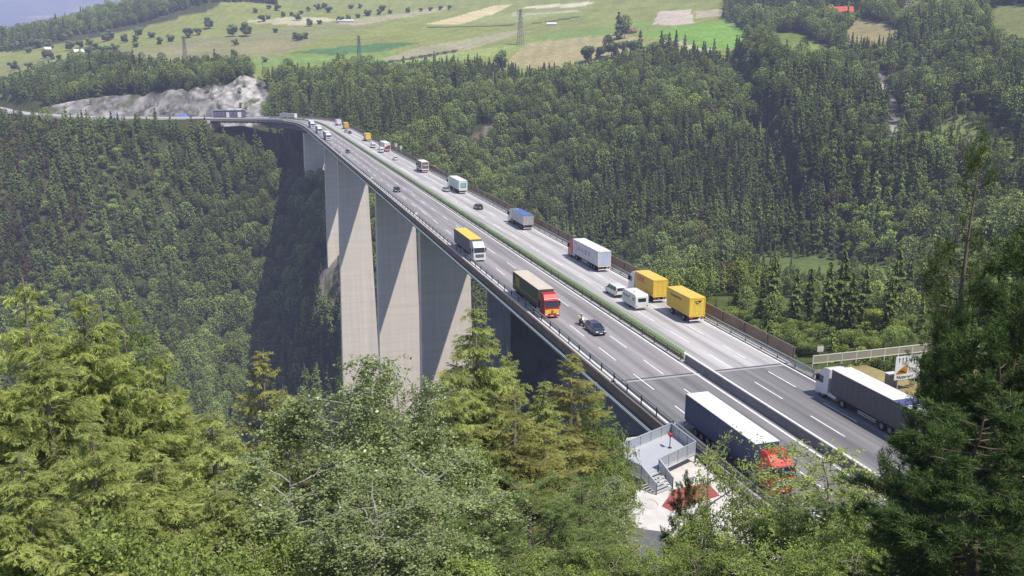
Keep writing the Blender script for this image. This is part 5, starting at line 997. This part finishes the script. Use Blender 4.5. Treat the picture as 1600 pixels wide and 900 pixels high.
# young growth on the bank beside the bridge
bm_=far_broad(1500,.22,530); k=0
for i in range(420):
    px=rng.uniform(1120,1420);py=rng.uniform(495,556)
    if py<470+(px-1100)*.20 and rng.uniform()<.6: continue
    p=hit(px,py,100); u,v=to_uv(p.x,p.y)
    if v<70 or u<98 or k>200: continue
    k+=1; o=bpy.data.objects.new('shrub',bm_); col.objects.link(o); o.location=(p.x,p.y,p.z-.4); s=rng.uniform(.28,.5); o.scale=(s*1.25,s*1.25,s); o.rotation_euler=(0,0,rng.uniform(0,6.28)); tag(o,'light green shrub on the bank beside the bridge end','shrub','shrubs on the bank beside the bridge end')
for px,py,s in ((1188,512,1.0),(1205,500,1.25),(1240,512,1.1),(1262,500,1.0),(1290,520,1.25),(1310,512,1.5),(1325,530,1.1),(1345,520,1.2),(1150,490,.8),(1395,500,1.5),(1385,530,1.0)): 
    p=hit(px,py,100); o=bpy.data.objects.new('spruce_tree',near_c[int(rng.integers(0,2))]); col.objects.link(o); o.location=(p.x,p.y,p.z-.3); o.scale=(s,s,s*1.05); tag(o,'dark pointed spruce rising from the shrubs beside the bridge end','spruce','spruces above the bridge end shrubs')
# ================================================================ VIEWING PLATFORM AND SURROUNDINGS
PAVE=mat('lot_paving',(.66,.62,.58),rough=.85,noise=.16,scale=.7); REDP=mat('red_paving',(.36,.095,.075),rough=.85,noise=.15,scale=1.2); SHADOWP=mat('lot_shadow',(.14,.14,.15),rough=.85,noise=.15,scale=.8)
def sheet(name,uvs,z,m,label): o=MB().add([W(u,v,z) for u,v in uvs],[tuple(range(len(uvs)))],m).build(name); return struct(o,label)
sheet('car_park',[(40,41.6),(40,30),(56,24.5),(65,28.3),(73.5,32.6),(80.5,37),(80.5,41.6)],-.02,PAVE,'pale paved lot below the platform')
sheet('red_paving',[(65.7,33.8),(64.6,34.2),(66.0,39.8),(68.8,40.0),(68.3,36.3)],-.012,REDP,'red paved patch')
sheet('shadow_patch',[(63.2,29.4),(61.4,32.2),(52,29),(54,25.5)],-.008,SHADOWP,'dark patch painted as a shadow on the lot')  # dark sheet laid on the pale paving as a painted shadow
GP=mat('grating_panel',(.40,.43,.47),rough=.5,metal=.2,noise=.06,scale=2); GR=mat('pale_steel_rail',(.66,.68,.70),rough=.35,metal=.4); FL=mat('platform_floor',(.47,.48,.52),rough=.7,noise=.05,scale=2)
A,B_,C_,D_,E_2=[(73.8,31.9),(77.9,40.8),(73.0,41.0),(70.5,35.8),(69.6,33.6)]
pf=empty('viewing_platform',W(73,36.5,0),0,'raised steel viewing platform with panelled balustrade and short stairs at the bridge end','platform'); inv=Matrix.Translation(-pf.location)
def pp(o): o.parent=pf; o.matrix_parent_inverse=inv; return o
mb=MB(); P5=[A,B_,C_,D_,E_2]; n=5; vs=[W(*q,1.0) for q in P5]+[W(*q,1.1) for q in P5]; mb.add(vs,[tuple(range(n-1,-1,-1)),tuple(range(n,2*n))]+[(i,(i+1)%n,(i+1)%n+n,i+n) for i in range(n)],FL)
for i in range(5): mb.bar(W(*P5[i],.9),W(*P5[(i+1)%5],.9),.12,.2,GR)
pp(mb.build('floor'))
def balus(a,b,za=1.1,zb=1.1,every=1.55):
    a,b=Vector(a),Vector(b); L=(b-a).length; n=max(1,round(L/every)); p=MB(); x=(b-a).normalized(); sd=Vector((-x.y,x.x,0)).normalized()*.02; z0,z1=Vector((0,0,.08)),Vector((0,0,1.02))
    p.hexa([a+z0-sd,b+z0-sd,b+z0+sd,a+z0+sd,a+z1-sd,b+z1-sd,b+z1+sd,a+z1+sd],GP); pp(p.build('balustrade_panel')); r=MB(); r.bar(a+Vector((0,0,1.1)),b+Vector((0,0,1.1)),.1,.07,GR); r.bar(a+Vector((0,0,.06)),b+Vector((0,0,.06)),.06,.1,GR); pp(r.build('handrail'))
    for i in range(n+1):
        q=a+(b-a)*(i/n); k=MB(); k.cbox((q.x,q.y,q.z+.5),(.07,.07,1.15),DARKST); pp(k.build('baluster_post'))
for a,b in ((A,B_),(B_,C_),(C_,D_),(E_2,A)): balus(W(*a,1.1),W(*b,1.1))
SD,SE_=(68.5,36.3),(67.8,34.3)
balus(W(*D_,1.1),W(*SD,.05),every=1.2); balus(W(*E_2,1.1),W(*SE_,.05),every=1.2)
for i in range(6):
    t=(i+.5)/6; a=Vector(W(*D_,0)).lerp(W(*SD,0),t); b=Vector(W(*E_2,0)).lerp(W(*SE_,0),t); m=MB(); m.bar(a.lerp(b,.03)+Vector((0,0,1.0-t*1.0)),b.lerp(a,.03)+Vector((0,0,1.0-t*1.0)),.30,.05,GR); pp(m.build('stair_tread'))
for q in (A,B_,C_,D_,E_2,((A[0]+B_[0])/2,(A[1]+B_[1])/2),((A[0]+E_2[0])/2,(A[1]+E_2[1])/2)): m=MB(); c=W(*q,0); m.box(c.x-.07,c.x+.07,c.y-.07,c.y+.07,-1.5,1.0,DARKST); pp(m.build('support_post'))
TR=paintm('telescope_red',(.62,.03,.03))
for (u,v),lab in (((72.3,33.4),'red coin telescope at the outer corner of the viewing platform'),((74.6,39.0),'red coin telescope near the road side of the viewing platform')):
    t=empty('coin_telescope',W(u,v,1.1),HEAD,lab,'telescope'); m=MB(); m.cyl((0,0,0),(0,0,1.2),.05,.045,10,DARKST); m.cyl((0,0,0),(0,0,.05),.2,.2,12,DARKST); m.build('post',t); m=MB(); m.box(-.26,.24,-.15,.15,1.28,1.54,TR); m.cyl((.22,0,1.42),(.42,0,1.42),.10,.12,12,TR); m.box(-.12,.12,-.1,.1,1.18,1.28,BLK); m.build('head',t,bevel=.03); m=MB(); m.cyl((-.26,.06,1.44),(-.34,.06,1.44),.04,.04,8,BLK); m.cyl((-.26,-.06,1.44),(-.34,-.06,1.44),.04,.04,8,BLK); m.build('eyepiece',t)
# low wall, waste bin, kerb ring, railing along the road
wl=MB(); WOOD=mat('tan_wall',(.44,.37,.29),rough=.8,noise=.2,scale=1.5); P=[(73.2,32.9),(68.5,30.5),(65.4,28.6),(60,26.1)]  # one even tan over the whole low wall
for a,b in zip(P,P[1:]): wl.bar(W(*a,.3),W(*b,.3),.45,.9,WOOD)
tag(wl.build('low_wall'),'low tan wall edging the car park below the platform','wall')
bn=empty('waste_bin',W(67,31.0,0),0,'dark round waste bin beside the low wall','bin'); m=MB(); m.cyl((0,0,0),(0,0,.82),.26,.3,16,DARKST); m.build('body',bn,True); m=MB(); m.cyl((0,0,.84),(0,0,.92),.31,.22,16,mat('bin_lid',(.3,.3,.31),rough=.5)); m.build('lid',bn)
for k,(u,v) in enumerate(((66.4,33.0),)):
    m=MB(); pts=[W(u+math.cos(a)*.95,v+math.sin(a)*.7,.0) for a in np.linspace(0,2*PI,25)]; m.tube(pts,[.05]*25,6,CONC); tag(m.build('manhole_ring'),'round metal ring set in the pale paving','manhole')
rl=empty('road_railing',W(66,41.8,0),0,'pale railing with dark panels between platform and road','railing'); inv2=Matrix.Translation(-rl.location)
for z,h in ((1.05,.09),(.62,.06)): m=MB(); m.bar(W(72.9,41.75,z),W(50,41.75,z),.08,h,GR); k=m.build('rail',rl); k.matrix_parent_inverse=inv2
m=MB(); m.bar(W(72.9,41.78,.42),W(50,41.78,.42),.05,.7,RUST); k=m.build('panel',rl); k.matrix_parent_inverse=inv2
for i in range(12): c=W(72.9-i*2.08,41.75,0); m=MB(); m.box(c.x-.04,c.x+.04,c.y-.04,c.y+.04,-.2,1.08,DARKST); k=m.build('post',rl); k.matrix_parent_inverse=inv2
wb=empty('roadside_box',W(80.5,43.0,0),HEAD,'small white roadside box behind the platform corner','box'); m=MB(); m.box(-.22,.22,-.5,.5,.15,1.0,WHT); m.build('housing',wb,bevel=.03); m=MB(); m.box(-.15,.15,-.4,.4,-.05,.15,CHAS); m.build('plinth',wb)
# embankment railing, sign, cabinet
er=empty('bank_railing',W(96,80,0),0,'white railing along the top of the dry grass bank','railing'); inv3=Matrix.Translation(-er.location); WR=mat('white_rail',(.72,.71,.66),rough=.5)
def gz(u,v): p=W(u,v); return max(-.25,hgt(p.x,p.y))
pts=[(96,70.5+i*2.25) for i in range(13)]
for a,b in zip(pts,pts[1:]):
    for z in (1.15,.12):
        m=MB(); m.bar(W(*a,gz(*a)+z),W(*b,gz(*b)+z),.09,.10,WR); k=m.build('rail',er); k.matrix_parent_inverse=inv3
    m=MB(); m.bar(W(*a,gz(*a)+.62),W(*b,gz(*b)+.62),.02,.9,mat('mesh_infill',(.30,.29,.22),rough=.8)); k=m.build('mesh_panel',er); k.matrix_parent_inverse=inv3
for a in pts: c=W(*a,gz(*a)); m=MB(); m.box(c.x-.05,c.x+.05,c.y-.05,c.y+.05,c.z-.4,c.z+1.2,WR); k=m.build('post',er); k.matrix_parent_inverse=inv3
sg=empty('road_sign',W(84.2,75.3,0),HEAD,'large white road sign with black arrows, an orange lane graphic and a black caption','sign'); SW=mat('sign_white',(.74,.75,.78),rough=.4); OR=mat('sign_orange',(.72,.33,.02),rough=.5); SK=mat('sign_black',(.02,.02,.022),rough=.5); hw=1.85
m=MB(); m.box(0,.05,-hw,hw,1.25,4.25,SW); pn=m.build('panel',sg,bevel=.02)
fr=lambda y,z:frame((-.012,y,z),(0,-1,0),(0,0,1),(-1,0,0))
m=MB(); 
def pl(pts,mm,x=-.008): m.add([(x,y,z) for y,z in pts],[tuple(range(len(pts))),tuple(range(len(pts)-1,-1,-1))],mm)
for y in (1.35,.85,.35):
    pl([(y+.045,3.45),(y+.045,3.85),(y+.14,3.83),(y,4.08),(y-.14,3.83),(y-.045,3.85),(y-.045,3.45)],SK)
pl([(-.35,4.05),(-.45,4.08),(-.45,3.3),(-.35,3.3)],SK)
pl([(1.6,1.95),(.1,2.0),(.0,3.15),(.55,2.95),(1.25,2.5),(1.6,2.2)],OR)
for z in (2.45,2.28,2.11): pl([(-.1,z),(-1.0,z),(-1.0,z+.05),(-.1,z+.05)],SK)
pl([(1.2,2.25),(.95,2.42),(.65,2.36),(.5,2.22),(.28,2.16),(.3,2.08),(.62,2.12),(.7,2.2),(1.05,2.2)],SK,-.016)
m.build('sign_graphic',pn); put_text('Notwege!',.58,SK,fr(.35,1.58),pn,bold=.018)
for y in (-1.2,1.2): m=MB(); m.cyl((.1,y,-.6),(.1,y,4.1),.06,.06,10,GALV); m.build('post',sg)
cb=empty('utility_cabinet',W(85.8,74.4,0),HEAD,'grey utility cabinet with white lid next to the large road sign','cabinet'); m=MB(); m.box(-.4,.4,-.6,.6,-.1,1.5,plain('cabinet_grey',(.22,.19,.19))); bo=m.build('housing',cb); m=MB(); m.box(-.46,.46,-.68,.68,1.5,1.6,WHT); m.build('lid',bo)
ss=empty('small_sign',W(97.2,72.4,0),HEAD,'small plain square sign plate on a post at the bridge end','sign'); m=MB(); m.cyl((0,0,-1.5),(0,0,1.7),.04,.04,8,GALV); m.build('post',ss); m=MB(); m.box(-.02,.0,-.48,.48,.95,1.72,mat('sign_plate',(.66,.63,.60),rough=.5)); m.build('plate',ss)
for px,py,lab in ((613,231,'pale post-mounted sign outside the wind screen, farther one'),(622.5,235,'pale post-mounted sign outside the wind screen, nearer one')):
    u,v=uvpx(px,py+8); q=empty('small_sign',RP(u,12.75),rhead(u),lab,'sign'); m=MB(); m.cyl((0,0,0),(0,0,4.2),.06,.06,8,GALV); m.build('post',q); m=MB(); m.box(-.04,.0,-.5,.5,2.7,4.2,plain('pale_green_plate',(.50,.60,.55))); m.build('plate',q)
for px,py,lab in ((526.5,234,'white inspection gantry post under the bridge edge, upper one'),(536.5,245,'white inspection gantry post under the bridge edge, lower one'),(655,342,'white post on the outer edge of the oncoming carriageway'),(594,284,'white and orange post on the outer edge of the oncoming carriageway')):
    u,v=uvpx(px,py); q=empty('edge_post',RP(u,-12.75,-1.0),rhead(u),lab,'post'); m=MB(); m.box(-.12,.12,-.12,.12,-2.2 if py<250 else 1.0,2.2,WHT); m.build('post',q); m=MB(); m.box(-.3,.3,-.35,.35,2.2,2.6,plain('post_head',(.8,.78,.72))); m.build('head',q)
# pylons, poles, houses and sheds on the plateau
PYL=mat('pylon_steel',(.20,.21,.22),rough=.6,metal=.3)
def pylon(px,py0,py1,lab,dmin=300):
    p=hit(px,py1,dmin); d=math.hypot(p.x,p.y); top=at_d(px,py0,d); h=top.z-p.z; o=empty('lattice_pylon',(p.x,p.y,p.z-.5),math.atan2(p.y,p.x)+.5,lab,'pylon'); m=MB(); w0,w1=h*.085,h*.018; lv=8
    f=lambda t:w0+(w1-w0)*t**.8
    for i in range(lv):
        a,b=i/lv,(i+1)/lv; Aq=[(sx*f(a),sy*f(a),a*h) for sx,sy in ((-1,-1),(1,-1),(1,1),(-1,1))]; Bq=[(sx*f(b),sy*f(b),b*h) for sx,sy in ((-1,-1),(1,-1),(1,1),(-1,1))]
        for k in range(4): m.bar(Aq[k],Bq[k],.42,.42,PYL); m.bar(Aq[k],Bq[(k+1)%4],.2,.2,PYL); m.bar(Bq[k],Bq[(k+1)%4],.2,.2,PYL)
    m.build('lattice_mast',o); 
    for z,l in ((.97,.10),(.86,.15),(.75,.12)): q=MB(); q.bar((0,-h*l,z*h),(0,h*l,z*h),.35,.4,PYL); q.bar((0,-h*l,z*h),(0,0,z*h+h*.05),.18,.18,PYL); q.bar((0,h*l,z*h),(0,0,z*h+h*.05),.18,.18,PYL); q.build('cross_arm',o)
pylon(562,55,98,'steel lattice pylon rising behind the forest edge above the bridge'); pylon(813,14,70,'steel lattice pylon on the tan field, with wide feet'); pylon(290,56,96,'faint lattice pylon on the far pasture beside the sand pit')
for px,a,b,lab,c in ((411,88,116,'thin dark utility pole on the meadow edge',(.10,.08,.07)),(770.5,112,140,'thin pale pole among the trees at the forest edge',(.6,.58,.54)),(914,98,116,'thin dark pole beside the copse',(.08,.08,.08))):
    p=hit(px,b,300); t=at_d(px,a,math.hypot(p.x,p.y)); o=empty('utility_pole',p,0,lab,'pole'); m=MB(); m.cyl((0,0,-.5),(0,0,t.z-p.z),.28,.2,8,plain('pole%d'%px,c)); m.build('pole',o); m=MB(); m.bar((-.9,0,t.z-p.z-.6),(.9,0,t.z-p.z-.6),.15,.15,plain('pole%d'%px,c)); m.build('cross_arm',o)
def house(px,py,w,d,h,rh,wallc,roofc,rz,lab,name='farmhouse',wins=4,cat='house',dmin=300):
    p=hit(px,py,dmin); o=empty(name,(p.x,p.y,p.z-.6),math.atan2(-p.x,p.y)+rz,lab,cat); wm=plain('wall_%d_%d'%(px,py),wallc); rm=plain('roof_%d_%d'%(px,py),roofc); m=MB(); m.box(-w/2,w/2,-d/2,d/2,0,h,wm); m.add([(-w/2,-d/2,h),(-w/2,d/2,h),(-w/2,0,h+rh)],[(0,1,2),(2,1,0)],wm); m.add([(w/2,-d/2,h),(w/2,d/2,h),(w/2,0,h+rh)],[(0,1,2),(2,1,0)],wm); m.build('wall',o)
    ov=1.0; m=MB(); k=rh/(d/2)
    for s in (-1,1): m.hexa([(-w/2-ov,s*(d/2+ov),h-ov*k),(w/2+ov,s*(d/2+ov),h-ov*k),(w/2+ov,0,h+rh),(-w/2-ov,0,h+rh),(-w/2-ov,s*(d/2+ov),h-ov*k+.35),(w/2+ov,s*(d/2+ov),h-ov*k+.35),(w/2+ov,0,h+rh+.35),(-w/2-ov,0,h+rh+.35)],rm)
    r=m.build('roof',o)
    if name!='shed': m=MB(); m.box(w*.2,w*.2+1,-.5,.5,h+rh*.5,h+rh+1.4,wm); m.build('chimney',r)
    for i in range(wins):
        for z in ((h*.25,h*.7) if h>4.5 else (h*.5,)): q=MB(); x=-w/2+w*(i+.5)/wins; q.cbox((x,-d/2-.03,z),(w/wins*.4,.1,1.3),GLS); q.build('window',o)
house(1310,29,24,14,6.5,5,(.55,.53,.55),(.62,.11,.06),.05,'large farmhouse with bright red roof among the trees on the hill')
house(1288,25,8,6,3,2,(.7,.7,.7),(.8,.8,.8),.3,'small white shed close to the red-roofed farmhouse','shed',2,'shed')
house(1376,3,12,9,6,4,(.72,.72,.72),(.25,.22,.22),-.2,'white house at the hilltop edge, between dark trees',wins=3); house(1418,6,11,9,6,4,(.75,.74,.72),(.30,.27,.27),.2,'white house at the hilltop edge, beside the dry field',wins=3)
house(862,40,11,5,3,1.2,(.78,.78,.8),(.82,.82,.84),.0,'long white shed alone on the green field','shed',0,'shed'); house(988,52,8,6,3,2,(.25,.16,.12),(.22,.10,.07),.2,'brown barn behind the copse','barn',0,'barn')
house(123,84,9,7,3,2.5,(.66,.64,.6),(.75,.74,.7),.2,'tiny pale hut on the far pasture','shed',2,'shed'); house(75,79,6,5,3,2,(.75,.75,.75),(.8,.8,.8),.1,'tiny white hut beside the far ridge wood','shed',2,'shed'); house(540,35,20,6,3,1.2,(.7,.72,.75),(.75,.78,.82),.1,'long pale glasshouse by the field track','glasshouse',0,'glasshouse')
# service building and site by the far rock cut
def far_box(name,px,py,d,w,dp,h,c,lab,cat):
    p=at_d(px,py,d); gzv=hgt(p.x,p.y); return p,gzv
p=at_d(359,184,708); g0=hgt(p.x,p.y); sb=empty('service_building',(p.x,p.y,max(g0,.3)-.2),math.atan2(-p.x,p.y),'dark flat building with pale roof units below the rock cut at the far end','building'); w=23
m=MB(); m.box(-w/2,w/2,-4,4,0,5.6,plain('dark_cladding',(.10,.10,.14))); m.build('wall',sb); m=MB(); m.box(-w/2-.4,w/2+.4,-4.4,4.4,5.6,6.0,plain('dark_roof',(.3,.3,.32))); r=m.build('roof',sb)
for x0,x1 in ((-1.5,3),(5,8.5)): m=MB(); m.box(x0,x1,-3,3,6.0,6.8,WHT); m.build('roof_unit',r)
for i in range(9): m=MB(); m.cbox((-w/2+1.6+i*2.75,-4.03,3.5),(1.3,.1,2.4),plain('dim_window',(.16,.15,.22))); m.build('window',sb)
for x,wd in ((-1.2,2),(7,2.6)): m=MB(); m.cbox((x,-4.05,2.5),(wd,.12,3.8),plain('pale_door',(.68,.66,.58))); m.build('door',sb)
for px,d,lab,c in ((181,745,'blue tarpaulin heap beside the far hillside road',(.16,.20,.52)),(285,738,'wide blue tarpaulin heap below the rock cut',(.13,.20,.55))):
    p=at_d(px,182,d); g0=hgt(p.x,p.y); m=MB(); s=3.2 if px<200 else 6
    V=[];n=9
    for i in range(n):
        for j in range(5): x=(i/(n-1)-.5)*2*s; y=(j/4-.5)*5; V.append((p.x+x,p.y+y,g0-.3+3.0*max(0,1-(x/s)**2)*max(0,1-(y/2.6)**2)*(.7+.3*math.sin(i*2.1+j))))
    m.add(V,[(i*5+j,i*5+j+1,(i+1)*5+j+1,(i+1)*5+j) for i in range(n-1) for j in range(4)],plain('tarp%d'%px,c)); tag(m.build('tarpaulin',None,True),lab,'tarpaulin')
# ================================================================ LIGHT, HAZE, CAMERA
SUNV=Vector((-UX[0]*.46+VX[0]*.34,-UX[1]*.46+VX[1]*.34,1)).normalized()     # direction towards the sun
sl=bpy.data.lights.new('sun','SUN'); sl.energy=SUN_E; sl.angle=R(.53); sl.color=(1,.95,.86)
so=bpy.data.objects.new('sun',sl); col.objects.link(so); so.rotation_euler=SUNV.to_track_quat('Z','Y').to_euler()
w=bpy.data.worlds.new('World'); scene.world=w; w.use_nodes=True; nt=w.node_tree; nt.nodes.clear()
sky=nt.nodes.new('ShaderNodeTexSky'); sky.sky_type='NISHITA'; sky.sun_disc=False; sky.sun_elevation=math.asin(SUNV.z); sky.sun_rotation=math.atan2(SUNV.x,SUNV.y); sky.altitude=800
bg=nt.nodes.new('ShaderNodeBackground'); bg.inputs[1].default_value=SKY_E; ow=nt.nodes.new('ShaderNodeOutputWorld'); nt.links.new(sky.outputs[0],bg.inputs[0]); nt.links.new(bg.outputs[0],ow.inputs[0])
# summer haze filling the valley: a little absorption and blue emission standing in for scattered light
hm,nt,out=nodes_of('valley_haze'); ab=N(nt,'ShaderNodeVolumeAbsorption'); ab.inputs[0].default_value=(0,0,0,1); ab.inputs[1].default_value=HAZE
em=N(nt,'ShaderNodeEmission'); em.inputs[0].default_value=(*HAZE_C,1); em.inputs[1].default_value=HAZE
ad=N(nt,'ShaderNodeAddShader'); nt.links.new(ab.outputs[0],ad.inputs[0]); nt.links.new(em.outputs[0],ad.inputs[1]); nt.links.new(ad.outputs[0],out.inputs['Volume'])
hb=MB().box(-9000,9000,-400,9500,-500,820,hm).build('haze'); tag(hb,'thin blue summer haze filling the whole valley','haze',kind='structure')
cd=bpy.data.cameras.new('camera'); cd.sensor_width=36; cd.lens=FPX/1600*36; cd.clip_end=30000; cd.clip_start=.1
co=bpy.data.objects.new('camera',cd); col.objects.link(co); co.location=(0,0,EYE); co.rotation_euler=(PI/2-PITCH,0,0); scene.camera=co
scene.view_settings.view_transform='Standard'; scene.view_settings.look='None'; scene.view_settings.exposure=0; scene.view_settings.gamma=1
scene.render.engine='CYCLES'; c=scene.cycles; c.use_denoising=True; c.max_bounces=5; c.diffuse_bounces=2; c.glossy_bounces=2; c.transmission_bounces=3; c.transparent_max_bounces=6; c.volume_bounces=0
c.use_adaptive_sampling=True; c.sample_clamp_indirect=4
